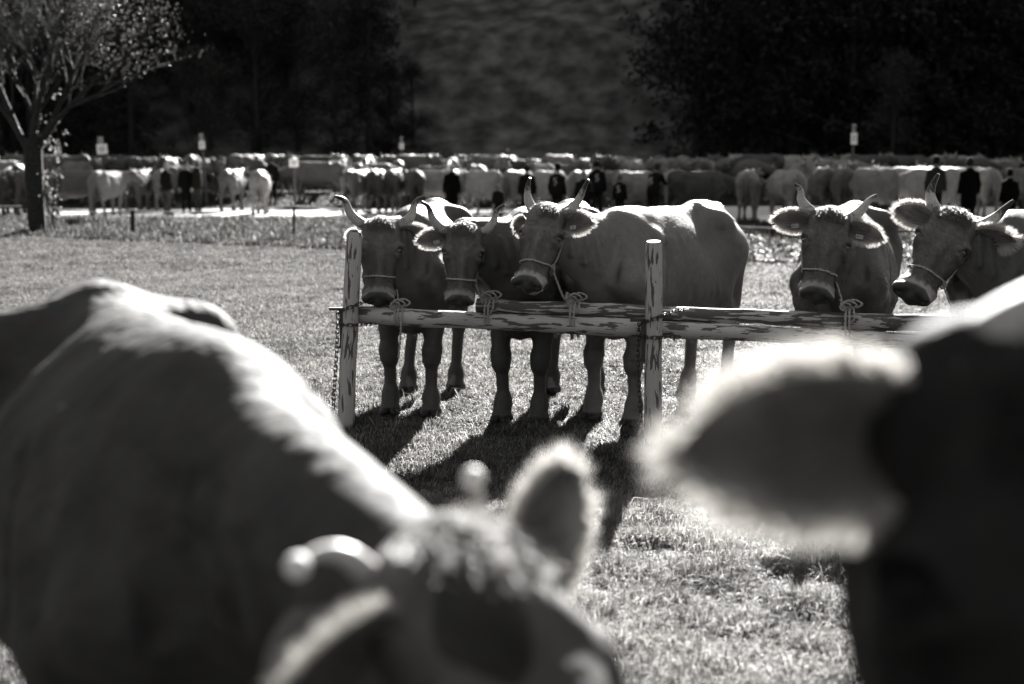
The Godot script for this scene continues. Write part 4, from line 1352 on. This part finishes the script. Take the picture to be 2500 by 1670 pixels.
func build_people() -> void:
	var cl := mat("cloth", 1.0, 0.9, 0.15, true)
	tri_tex(cl, noise_tex(0.05, 256, 71, 0.7, 1.0, 3), 4.0)
	mat("print_white", 0.5, 0.9, 0.1)
	person("grey-haired man in dark jacket and grey trousers on the path edge", "jacket", 411, 44.2, 40, 1.62, {"coat": 0.012, "legs": 0.07, "hair": 0.35})
	person("man in knee-length black coat and hat, facing the meadow", "coat", 459, 45.2, 165, 1.64, {"coat": 0.010, "legs": 0.008, "hair": 0.03, "cap": 0.02, "collar": 0.4})
	person("man in dark jumper turned towards the man in the black coat", "jacket", 486, 45.0, -70, 1.68, {"coat": 0.012, "legs": 0.03, "hair": 0.06, "cap": 0.25})
	person("person in white shirt behind the tight rank of cows", "jacket", 856, 49.5, 200, 1.70, {"coat": 0.6, "legs": 0.02, "hair": 0.12})
	person("person in white shirt with cap, beside another in white", "jacket", 893, 50.0, -60, 1.70, {"coat": 0.6, "legs": 0.02, "hair": 0.03, "cap": 0.2})
	person("white-haired man in long black coat seen from behind", "coat", 1104, 40.5, 2, 1.60, {"coat": 0.008, "legs": 0.008, "hair": 0.55})
	person("small child in dark smock with white bib beside the pale cow", "jacket", 1216, 38.5, 170, 1.05, {"coat": 0.02, "legs": 0.02, "hair": 0.02, "collar": 0.55})
	person("white-haired person looking over the back ranks", "jacket", 1240, 63.0, 180, 1.72, {"coat": 0.02, "legs": 0.02, "hair": 0.6})
	person("man in plain dark smock with white collar, seen from behind", "jacket", 1287, 38.0, -5, 1.56, {"coat": 0.016, "legs": 0.02, "hair": 0.03, "collar": 0.5})
	person("man in black beret and smock with emblem, looking aside", "jacket", 1360, 37.6, 25, 1.60, {"coat": 0.016, "legs": 0.02, "hair": 0.01, "cap": 0.008, "emblem": 1, "collar": 0.5})
	person("grey-haired person in dark smock between two men with emblems", "jacket", 1424, 37.0, 2, 1.48, {"coat": 0.018, "legs": 0.02, "hair": 0.35})
	person("short-haired man in dark smock with emblem on his back", "jacket", 1456, 38.4, 4, 1.66, {"coat": 0.014, "legs": 0.02, "hair": 0.02, "emblem": 1})
	person("boy in dark smock with bright emblem, smallest of the men in smocks", "jacket", 1512, 37.5, 25, 1.30, {"coat": 0.014, "legs": 0.02, "hair": 0.12, "emblem": 1})
	person("man in cap leaning forward with outstretched arms, emblem on his smock", "leaning", 1592, 37.6, 42, 1.66, {"coat": 0.014, "legs": 0.02, "hair": 0.04, "cap": 0.08, "emblem": 1})
	person("man in flat cap and grey-blue smock beside the young cow", "jacket", 2278, 35.4, 20, 1.66, {"coat": 0.035, "legs": 0.012, "hair": 0.02, "cap": 0.015})
	person("broad man in black jacket seen from behind", "coat", 2360, 33.4, 2, 1.64, {"coat": 0.007, "legs": 0.008, "hair": 0.03})
	person("young person in black seen from behind, beside the broad man", "coat", 2458, 31.5, -10, 1.42, {"coat": 0.007, "legs": 0.008, "hair": 0.01})
	person("person in dark cap half hidden beyond the bony cow", "jacket", 2487, 42.0, -60, 1.72, {"coat": 0.02, "legs": 0.02, "hair": 0.02, "cap": 0.02})
	person("dark figure behind the lone bony cow on the path", "jacket", 668, 50.5, -30, 1.72, {"coat": 0.015, "legs": 0.015, "hair": 0.05})

# ---------------------------------------------------------------- signs, tape and small fences
func sign_post(label: String, px: float, depth: float, top_y: float, plate: Vector2, board: Vector4, lean := 0.0) -> void:
	# plate: half sizes of the number plate; board: half sizes and centre offset (x, y below the top) of the notice
	var x := (px - 1250.0) / FOCAL * depth
	var o := thing("sign_post", label, "sign", Vector3(x, height(x, -depth), -depth), 0.0, "numbered rank signs")
	o.rotation.z = lean
	var h := at_depth(px, top_y, -depth).y - o.position.y
	var s := Shape.new()
	tube(s, PackedVector3Array([Vector3(0, -0.2, 0), Vector3(0, h * 0.5, 0), Vector3(0, h - 0.05, 0)]), func(_q): return 0.045, 8)
	part("post", s.mesh(mats.old_wood), o)
	if plate.x > 0.0:
		var p := Shape.new()
		box(p, Vector3(0, h - plate.y, 0.055), Vector3(plate.x, plate.y, 0.008))
		var pl := part("number_plate", p.mesh(mats.board_grey), o)
		var tm := TextMesh.new()
		tm.text = "8"
		tm.font = mats_font()
		tm.font_size = 48
		tm.pixel_size = plate.y * 2.0 / 62.0
		tm.depth = 0.004
		tm.material = mats.ink
		part("number", tm, pl, Transform3D(Basis(), Vector3(0, h - plate.y, 0.066)))
	var b := Shape.new()
	var by := h - plate.y * 2.0 - board.y - 0.02
	box(b, Vector3(board.z, by, 0.055), Vector3(board.x, board.y, 0.008))
	var bd := part("notice_board", b.mesh(mats.board_white), o)
	var t := Shape.new()
	for row in 4:
		var w: float = board.x * [0.55, 0.7, 0.6, 0.4][row]
		box(t, Vector3(board.z, by + board.y * (0.5 - 0.32 * row), 0.066), Vector3(w, board.y * 0.07, 0.002))
	part("text_lines", t.mesh(mats.ink_pale), bd)

func build_signs() -> void:
	var ow := mat("old_wood", 1.0, 0.9, 0.2)
	tri_tex(ow, noise_tex(0.03, 256, 81, 0.22, 0.42, 4), 2.0)
	mat("board_white", 0.85, 0.6, 0.3)
	mat("board_grey", 0.35, 0.6, 0.3)
	mat("ink_pale", 0.16, 0.7, 0.2)
	sign_post("small white notice on a post beside the tree", 152, 58.0, 346, Vector2(0.08, 0.10), Vector4(0.11, 0.11, 0, 0))
	sign_post("wide white notice under a number plate", 263, 52.0, 334, Vector2(0.09, 0.12), Vector4(0.19, 0.18, 0.03, 0), 0.05)
	sign_post("narrow white notice on a tall post behind the two men", 508, 50.5, 326, Vector2(0.07, 0.12), Vector4(0.10, 0.135, 0.0, 0), 0.05)
	sign_post("white board low on a post in front of the big dark cow", 722, 48.5, 386, Vector2(0, 0), Vector4(0.15, 0.14, 0, 0))
	sign_post("small sign above the backs before the grass slope", 983, 58.0, 334, Vector2(0.05, 0.12), Vector4(0.09, 0.11, 0, 0))
	sign_post("tall white notice with number plate behind the plank barrier", 2075, 48.0, 303, Vector2(0.06, 0.135), Vector4(0.10, 0.19, 0.01, 0))
	# stakes and white tape of the electric fence
	var tape_pts := []
	for a in [[325, 580, 0.62, "thin dark stake of the tape fence among the tussocks", 0.05], [718, 592, 0.72, "slim metal stake of the tape fence near the path", 0.028]]:
		var g := on_plane(a[0], a[1], -0.03)
		g.y = height(g.x, g.z)
		var s := Shape.new()
		tube(s, PackedVector3Array([Vector3(0, -0.15, 0), Vector3(0.0, a[2] * 0.5, 0), Vector3(0.01, a[2], 0)]), func(_q): return a[4], 9)
		lone("fence_stake", s.mesh(mats.dark_wood), a[3], "stake", g, "stakes of the tape fence")
		tape_pts.append(g + Vector3(0, a[2] - 0.02, 0.05))
	var tree := tree_foot()
	for run in [[Vector3(-20, 0.65, tree.z - 1.0), Vector3(tree.x - 0.3, 0.62, tree.z + 0.1), "white fence tape leading up to the tree trunk"], [Vector3(tree.x + 0.3, 0.60, tree.z + 0.1), tape_pts[0], "white fence tape sloping from the trunk to the dark stake"], [tape_pts[0], tape_pts[1], "white fence tape between the dark stake and the slim one"], [tape_pts[1], Vector3(0.5, 0.5, -31), "white fence tape running on behind the tied cows"], [Vector3(3.4, 0.42, -27), Vector3(9.0, 0.40, -26.0), "white fence tape behind the cow facing straight ahead"]]:
		var s := Shape.new()
		var a: Vector3 = run[0]
		var b: Vector3 = run[1]
		var line := PackedVector3Array()
		for j in 13:
			var q := j / 12.0
			line.append(a.lerp(b, q) - Vector3(0, 0.08 * sin(q * PI), 0))
		tube(s, line, func(_q): return 0.013, 5)
		lone("fence_tape", s.mesh(mats.tape), run[2], "fence tape", Vector3.ZERO, "white tape of the electric fence")
	# plank barrier
	var c := on_plane(2185, 556, 0.0)
	var o := thing("plank_barrier", "low barrier of dark planks behind the cow facing straight ahead", "barrier", Vector3(c.x, height(c.x, c.z), c.z), 0.06)
	for j in 2:
		var s := Shape.new()
		box(s, Vector3(0.0, [0.46, 0.20][j], 0.05), Vector3(1.05, 0.085, 0.02))
		part("plank", s.mesh(mats.dark_wood), o)
	for j in 3:
		var s := Shape.new()
		box(s, Vector3(-0.95 + 0.95 * j, 0.24, 0.0), Vector3(0.05, 0.30, 0.028))
		part("barrier_post", s.mesh(mats.dark_wood), o)

# ---------------------------------------------------------------- trees
func tree_foot() -> Vector3:
	var g := on_plane(92, 574, -0.02)
	g.y = height(g.x, g.z)
	return g

func grow(wood: Shape, leafs: Array, p: Vector3, dir: Vector3, l: float, r: float, level: int, g: RandomNumberGenerator, up: float) -> void:
	var pts := PackedVector3Array([p])
	var d := dir
	var n := 5
	for k in n:
		d = (d + Vector3(g.randf_range(-1, 1), g.randf_range(-0.6, 1) * up, g.randf_range(-1, 1)) * 0.16).normalized()
		pts.append(pts[-1] + d * l / n)
	var tip := 0.55 if level < 4 else 0.25
	tube(wood, pts, func(q): return r * lerpf(1.0, tip, q), 8 if level < 2 else 5 if level < 3 else 4)
	if level >= 2:
		for k in range(1, n + 1): leafs.append([pts[k], level])
	if level >= 6: return
	var kids: int = [4, 4, 4, 3, 3, 2][level]
	for k in kids:
		var q := 1.0 if k == 0 else g.randf_range(0.45, 1.0)
		var at := pts[int(q * n)]
		var side := Vector3(g.randf_range(-1, 1), g.randf_range(-0.1, 0.7), g.randf_range(-1, 1)).normalized()
		grow(wood, leafs, at, (d * 0.8 + side * (0.45 if k == 0 else 0.85)).normalized(), l * g.randf_range(0.62, 0.80), r * (0.6 if k == 0 else g.randf_range(0.36, 0.52)), level + 1, g, up)

func leaf_cloud(places: Array, per: int, spread: float, size: float, tone: float, seed_: int) -> Shape:
	var s := Shape.new()
	var g := RandomNumberGenerator.new()
	g.seed = seed_
	for pl in places:
		for k in per:
			var p: Vector3 = pl + Vector3(g.randf_range(-1, 1), g.randf_range(-1, 1), g.randf_range(-1, 1)) * spread
			var n := Vector3(g.randf_range(-1, 1), g.randf_range(-0.2, 1), g.randf_range(-1, 1)).normalized()
			var a := n.cross(Vector3(g.randf_range(-1, 1), g.randf_range(-1, 1), g.randf_range(-1, 1))).normalized()
			var b := n.cross(a)
			var z := size * g.randf_range(0.6, 1.3)
			var cc := lin(tone * g.randf_range(0.6, 1.4))
			var o := s.vert(p - a * z, n, cc)
			s.vert(p + b * z * 0.45, n, cc); s.vert(p + a * z, n, cc); s.vert(p - b * z * 0.45, n, cc)
			s.quad(o, o + 1, o + 2, o + 3)
	return s

func build_trees() -> void:
	var bark := mat("bark", 1.0, 0.85, 0.3)
	tri_tex(bark, noise_tex(0.03, 256, 91, 0.10, 0.26, 5), 1.5)
	tri_bump(bark, noise_tex(0.05, 256, 92, 0, 1, 4), 2.0)
	var lf := mat("leaf", 1.0, 0.5, 0.35, true)
	lf.backlight_enabled = true; lf.backlight = Color(1, 1, 1)
	var ld := mat("leaf_dark", 1.0, 0.7, 0.3, true)
	ld.backlight_enabled = true; ld.backlight = Color(0.5, 0.5, 0.5)
	# the tree on the meadow's edge
	var foot := tree_foot()
	var o := thing("meadow_tree", "tree with forked limbs and glittering leaves at the meadow edge", "tree", foot)
	var wood := Shape.new()
	var trunk := Shape.new()
	var g := RandomNumberGenerator.new()
	g.seed = 12
	var tp := PackedVector3Array([Vector3(0.02, -0.2, 0), Vector3(0, 0.15, 0), Vector3(-0.02, 0.8, 0), Vector3(-0.03, 1.6, 0), Vector3(-0.02, 2.1, 0)])
	tube(trunk, tp, func(q): return lerpf(0.26, 0.185, smoothstep(0.0, 0.25, q)) + 0.02 * q, 18)
	part("trunk", trunk.mesh(mats.bark), o)
	var leafs := []
	for d in [Vector3(-0.85, 1, -0.2), Vector3(0.05, 1, -0.3), Vector3(-0.55, 1, 0.1), Vector3(-0.25, 1, -0.5), Vector3(0.12, 1, 0.35), Vector3(0.42, 1, -0.1), Vector3(0.75, 1, 0.2)]:
		var limb := Shape.new()
		grow(limb, leafs, Vector3(-0.02 + d.x * 0.14, 1.85, d.z * 0.1), d.normalized(), 1.9, 0.075, 1, g, 0.9)
		part("limb", limb.mesh(mats.bark), o)
	var hi := []
	var few := []
	for e in leafs:
		var p: Vector3 = e[0]
		if p.y > 3.7 - 0.1 * p.x and p.x > 0.9 + 0.5 * noise.get_noise_2d(p.y * 2.0, p.z):
			if g.randf() < 0.6: hi.append(p)
		elif p.y > 5.5: hi.append(p)
		elif p.y > 3.2 and g.randf() < 0.04: few.append(p)
		elif p.y < 3.4 and g.randf() < 0.05: few.append(p)
	part("crown", leaf_cloud(hi + few, 1, 0.16, 0.026, 0.075, 3).mesh(mats.leaf), o)
	# thin shoots with leaves beside the trunk
	var shoots := Shape.new()
	var sl := []
	for k in 7:
		var p := Vector3(0.16 + g.randf_range(-0.05, 0.2), g.randf_range(0.0, 0.3), g.randf_range(-0.15, 0.2))
		var top := p + Vector3(g.randf_range(0.0, 0.45), g.randf_range(1.6, 3.2), g.randf_range(-0.2, 0.2))
		tube(shoots, PackedVector3Array([p, p.lerp(top, 0.5) + Vector3(0.06, 0, 0), top]), func(q): return 0.012 * (1.0 - 0.7 * q), 4)
		for j in 12: sl.append(p.lerp(top, g.randf_range(0.15, 1.0)))
	part("shoots", shoots.mesh(mats.bark), o)
	part("shoot_leaves", leaf_cloud(sl, 2, 0.10, 0.035, 0.24, 5).mesh(mats.leaf), o)
	# the woods on the slope: broad-leaved and conifers, copies of four
	var protos := []
	for k in 4:
		var t := thing("woodland_tree", "x", "tree")
		var w := Shape.new()
		var places := []
		var gg := RandomNumberGenerator.new()
		gg.seed = 200 + k
		if k < 2:
			tube(w, PackedVector3Array([Vector3(0, -0.8, 0), Vector3(0.1, 4, 0), Vector3(-0.1, 9, 0.1)]), func(q): return 0.22 * (1.0 - 0.8 * q), 8)
			for j in 26:
				var a := gg.randf() * TAU
				var y := gg.randf_range(1.6, 11.5)
				var rr := 2.6 * sin(clampf((y - 0.6) / 11.8, 0.05, 1.0) * PI) * gg.randf_range(0.35, 1.0)
				var c := Vector3(cos(a) * rr, y, sin(a) * rr)
				tube(w, PackedVector3Array([Vector3(0, y * 0.75, 0), c]), func(q): return 0.06 * (1.0 - 0.7 * q), 4)
				for m in 12: places.append(c + Vector3(gg.randf_range(-1, 1), gg.randf_range(-0.7, 0.7), gg.randf_range(-1, 1)) * 0.85)
		else:
			tube(w, PackedVector3Array([Vector3(0, -0.8, 0), Vector3(0, 7, 0), Vector3(0, 15, 0)]), func(q): return 0.24 * (1.0 - 0.9 * q), 8)
			for j in 60:
				var q := (j + 0.5) / 60.0
				var y := 1.5 + 13.2 * q
				var a := j * 2.4
				var rr := 3.0 * (1.0 - q) + 0.25
				var tip := Vector3(cos(a) * rr, y - rr * 0.28, sin(a) * rr)
				tube(w, PackedVector3Array([Vector3(0, y, 0), tip]), func(u): return 0.04 * (1.0 - 0.7 * u), 4)
				for m in 6: places.append(Vector3(0, y, 0).lerp(tip, gg.randf_range(0.3, 1.05)))
		part("trunk", w.mesh(mats.bark), t)
		part("crown", leaf_cloud(places, 20 if k < 2 else 18, 0.45 if k < 2 else 0.32, 0.105, [0.026, 0.019, 0.013, 0.011][k], 20 + k).mesh(mats.leaf_dark), t)
		protos.append(t)
	var used := [false, false, false, false]
	var gp := RandomNumberGenerator.new()
	gp.seed = 77
	var spots := []
	for k in 84: spots.append([gp.randf_range(-60, 940), gp.randf_range(86, 122), 0])
	for k in 34: spots.append([gp.randf_range(1680, 3100), gp.randf_range(86, 90), 4])
	for k in 34: spots.append([gp.randf_range(1690, 2560), gp.randf_range(92, 122), 1])
	for k in 7: spots.append([gp.randf_range(1250, 1900), gp.randf_range(128, 138), 1])
	spots.append([500, 74, 2]); spots.append([2170, 76, 2]); spots.append([1010, 92, 3]); spots.append([1720, 90, 3])
	for k in 5: spots.append([gp.randf_range(930, 1080), gp.randf_range(90, 112), 5])
	for k in 6: spots.append([gp.randf_range(1540, 1690), gp.randf_range(88, 118), 6])
	for sp in spots:
		var kind: int = gp.randi() % 4
		if sp[2] == 2: kind = 0
		if sp[2] == 3 or sp[2] > 4: kind = 1 if sp[2] != 6 else 0
		var t: Node3D = protos[kind]
		if used[kind]:
			t = t.duplicate()
			t.name = numbered("woodland_tree")
			add_child(t)
		used[kind] = true
		var x: float = (sp[0] - 1250.0) / FOCAL * sp[1]
		t.position = Vector3(x, height(x, -sp[1]) - 0.3, -sp[1])
		t.rotation.y = gp.randf() * TAU
		t.scale = Vector3.ONE * (gp.randf_range(0.85, 1.15) if sp[2] < 2 else 0.62 if sp[2] == 2 else 0.5 if sp[2] == 3 else gp.randf_range(0.3, 0.6) if sp[2] > 4 else gp.randf_range(1.75, 2.1))
		var words: String = ["broad-leaved tree", "slender broad-leaved tree", "dark conifer", "narrow dark conifer"][kind]
		var where: String = [" on the slope, ", " high on the slope, ", "", "", " at the slope foot, ", " below the conifers, ", " beside the tall conifers, "][sp[2]]
		if where: where += near_what(sp[0])
		if sp[2] == 4: words = "tall " + words.replace("narrow ", "").replace("slender ", "")
		if sp[2] > 4: words = "small dark bush on the grass slope"
		if sp[2] == 2: words = "paler young tree standing in front of the dark wood" if sp[0] < 1250 else "paler young tree before the wood, beyond the tall white notice"
		if sp[2] == 3: words = "bush at the edge of the grass slope below the wood" if sp[0] < 1250 else "bush at the grass slope's edge toward the tall white notice"
		tag(t, words + where, "tree", "trees of the wooded slope" if sp[2] < 2 or sp[2] >= 4 else "")
	# tussocks on the bank and the field behind
	var tall := [tuft(26, 0.16, 0.12, 0.010, 501, 0.06), tuft(26, 0.26, 0.16, 0.012, 502, 0.05)]
	var sets := [[], []]
	var gr := RandomNumberGenerator.new()
	gr.seed = 31
	for k in 26000:
		var z := -gr.randf_range(20, 44)
		var x := gr.randf_range(-1, 1) * (0.39 * -z + 1.0)
		if z > meadow_edge(x) or z < path_near(x): continue
		var c := 0.75 + 0.7 * noise.get_noise_2d(x * 1.3, z * 1.3)
		sets[gr.randi() % 2].append(Transform3D(Basis(Vector3.UP, gr.randf() * TAU).scaled(Vector3(1, maxf(0.3, c), 1)), Vector3(x, height(x, z) - 0.01, z)))
	for k in 9000:
		var z := -gr.randf_range(48, 58)
		var x := gr.randf_range(-1, 1) * (0.39 * -z + 1.0)
		if z > path_far(x): continue
		sets[0].append(Transform3D(Basis(Vector3.UP, gr.randf() * TAU).scaled(Vector3(1.3, 0.6, 1.3)), Vector3(x, height(x, z) - 0.01, z)))
	scatter("bank_grass", "rough tussocky grass on the bank before the path", tall[0], sets[0])
	scatter("bank_grass", "longer rough grass clumps on the bank before the path", tall[1], sets[1])

func make_materials() -> void:
	var fine := noise_tex(0.02, 512, 3, 0.80, 1.0, 5)
	var rel := noise_tex(0.05, 512, 9, 0.0, 1.0, 4)
	var coat := mat("coat", 1.0, 0.52, 0.42, true)
	tri_tex(coat, fine, 1.3)
	tri_bump(coat, rel, 0.12)
	var cn := coat.duplicate() as StandardMaterial3D
	cn.resource_name = "coat_matt"
	cn.roughness = 0.75; cn.metallic_specular = 0.22
	cn.albedo_texture = noise_tex(0.02, 512, 5, 0.55, 1.0, 5)
	cn.uv1_scale = Vector3.ONE * 0.45
	cn.heightmap_scale = 1.3
	mats["coat_matt"] = cn
	var hair := mat("hair", 1.0, 0.5, 0.4, true)
	hair.backlight_enabled = true; hair.backlight = Color(0.9, 0.9, 0.9)
	var hp := mat("hair_pale", 1.0, 0.5, 0.4, true)
	hp.backlight_enabled = true; hp.backlight = Color(1, 1, 1)
	var ear := mat("ear", 1.0, 0.75, 0.25, true)
	ear.backlight_enabled = true; ear.backlight = Color(0.75, 0.75, 0.75)
	var horn := mat("horn", 1.0, 0.42, 0.45, true)
	tri_tex(horn, noise_tex(0.03, 256, 21, 0.7, 1.0, 4), 9.0)
	mat("eye", 0.006, 0.08, 0.6)
	mat("eye_dull", 0.006, 0.7, 0.2)
	mat("tag", 0.30, 0.45, 0.4)
	mat("ink", 0.01, 0.7, 0.2)
	var rp := mat("rope", 0.50, 0.85, 0.2)
	tri_tex(rp, noise_tex(0.08, 256, 31, 0.6, 1.0, 3), 12.0)
	var st := mat("steel", 0.05, 0.45, 0.5)
	st.metallic = 0.7
	var grass := mat("grass", 1.0, 0.60, 0.30, true)
	grass.backlight_enabled = true; grass.backlight = Color(1, 1, 1)
	var soil := mat("meadow_soil", 1.0, 0.95, 0.1)
	tri_tex(soil, noise_tex(0.012, 512, 41, 0.13, 0.30, 5), 0.9, true)
	tri_bump(soil, rel, 3.0)
	var dw := mat("dark_wood", 1.0, 0.9, 0.2)
	tri_tex(dw, noise_tex(0.04, 256, 45, 0.12, 0.26, 4), 1.5)
	mat("tape", 0.6, 0.6, 0.3)
	# peeled logs: pale wood with dark strips of bark that were left on
	for kind in [["log", 0.40, 0.06], ["log_dark", -0.35, 0.045]]:
		var im := Image.create(1024, 256, false, Image.FORMAT_RGB8)
		var nz := FastNoiseLite.new()
		nz.seed = 77 + int(kind[1] * 100.0); nz.frequency = 0.9; nz.fractal_octaves = 4
		for y in 256:
			var a := TAU * y / 256.0
			for x in 1024:
				var u := x / 1024.0 * 2.0
				var bark := nz.get_noise_3d(u * 5.5, cos(a) * 1.7, sin(a) * 1.7) + 0.35 * nz.get_noise_3d(u * 1.3 + 40.0, cos(a) * 1.2, sin(a) * 1.2)
				var grain := nz.get_noise_3d(u * 2.2, cos(a) * 16.0, sin(a) * 16.0 + 9.0)
				var fleck := nz.get_noise_3d(u * 40.0, cos(a) * 18.0, sin(a) * 18.0 - 30.0)
				var wood := 0.37 + 0.10 * grain + 0.06 * fleck
				var g := lerpf(wood, 0.055 + 0.03 * (fleck + 1.0), smoothstep(kind[1] * 0.46, kind[1] * 0.46 + 0.06, bark))
				im.set_pixel(x, y, grey(clampf(g, 0.02, 0.7)))
		var lm := mat(kind[0], 1.0, 0.75, 0.3)
		lm.albedo_texture = ImageTexture.create_from_image(im)
		lm.uv1_scale = Vector3(0.5, 1, 1)
		lm.heightmap_enabled = true; lm.heightmap_texture = lm.albedo_texture; lm.heightmap_scale = 0.4

func _ready() -> void:
	rng.seed = 7
	noise.seed = 11
	noise.frequency = 1.0
	noise.fractal_octaves = 3
	# --- camera
	var cam := Camera3D.new()
	cam.name = "camera"
	add_child(cam)
	cam.position = Vector3(0, EYE, 0)
	cam.rotation.x = -pitch
	var lens := CameraAttributesPhysical.new()
	lens.frustum_focal_length = FOCAL / 1670.0 * 24.0
	lens.frustum_focus_distance = 8.3
	lens.exposure_aperture = 1.9
	lens.frustum_near = 0.05
	lens.frustum_far = 900.0
	cam.attributes = lens
	cam.far = 900.0
	cam.current = true
	# --- sky, sun, exposure
	var env := Environment.new()
	env.background_mode = Environment.BG_SKY
	var sky := ProceduralSkyMaterial.new()
	sky.sky_top_color = Color(0.30, 0.30, 0.30)
	sky.sky_horizon_color = Color(0.24, 0.24, 0.24)
	sky.ground_bottom_color = Color(0.15, 0.15, 0.15)
	sky.ground_horizon_color = Color(0.3, 0.3, 0.3)
	sky.sun_angle_max = 1.0
	env.sky = Sky.new()
	env.sky.sky_material = sky
	env.tonemap_mode = Environment.TONE_MAPPER_LINEAR
	env.tonemap_exposure = 7.7
	env.sdfgi_enabled = true; env.ssao_enabled = true; env.ssil_enabled = true
	var world := WorldEnvironment.new()
	world.name = "environment"
	world.environment = env
	add_child(world)
	var sun := DirectionalLight3D.new()
	sun.name = "sun"
	sun.light_energy = 1.6
	sun.light_angular_distance = 0.5
	sun.light_color = Color(1.0, 0.995, 0.985)
	sun.shadow_enabled = true
	var az := deg_to_rad(11.0)
	var el := deg_to_rad(25.5)
	sun.basis = Basis.looking_at(-Vector3(sin(az) * cos(el), sin(el), -cos(az) * cos(el)))
	add_child(sun)
	make_materials()
	build_ground()
	build_trees()
	make_cow_shapes()
	build_fence()
	build_front_cows()
	build_halters()
	build_near_cows()
	build_herd()
	build_people()
	build_signs()
	build_grass()
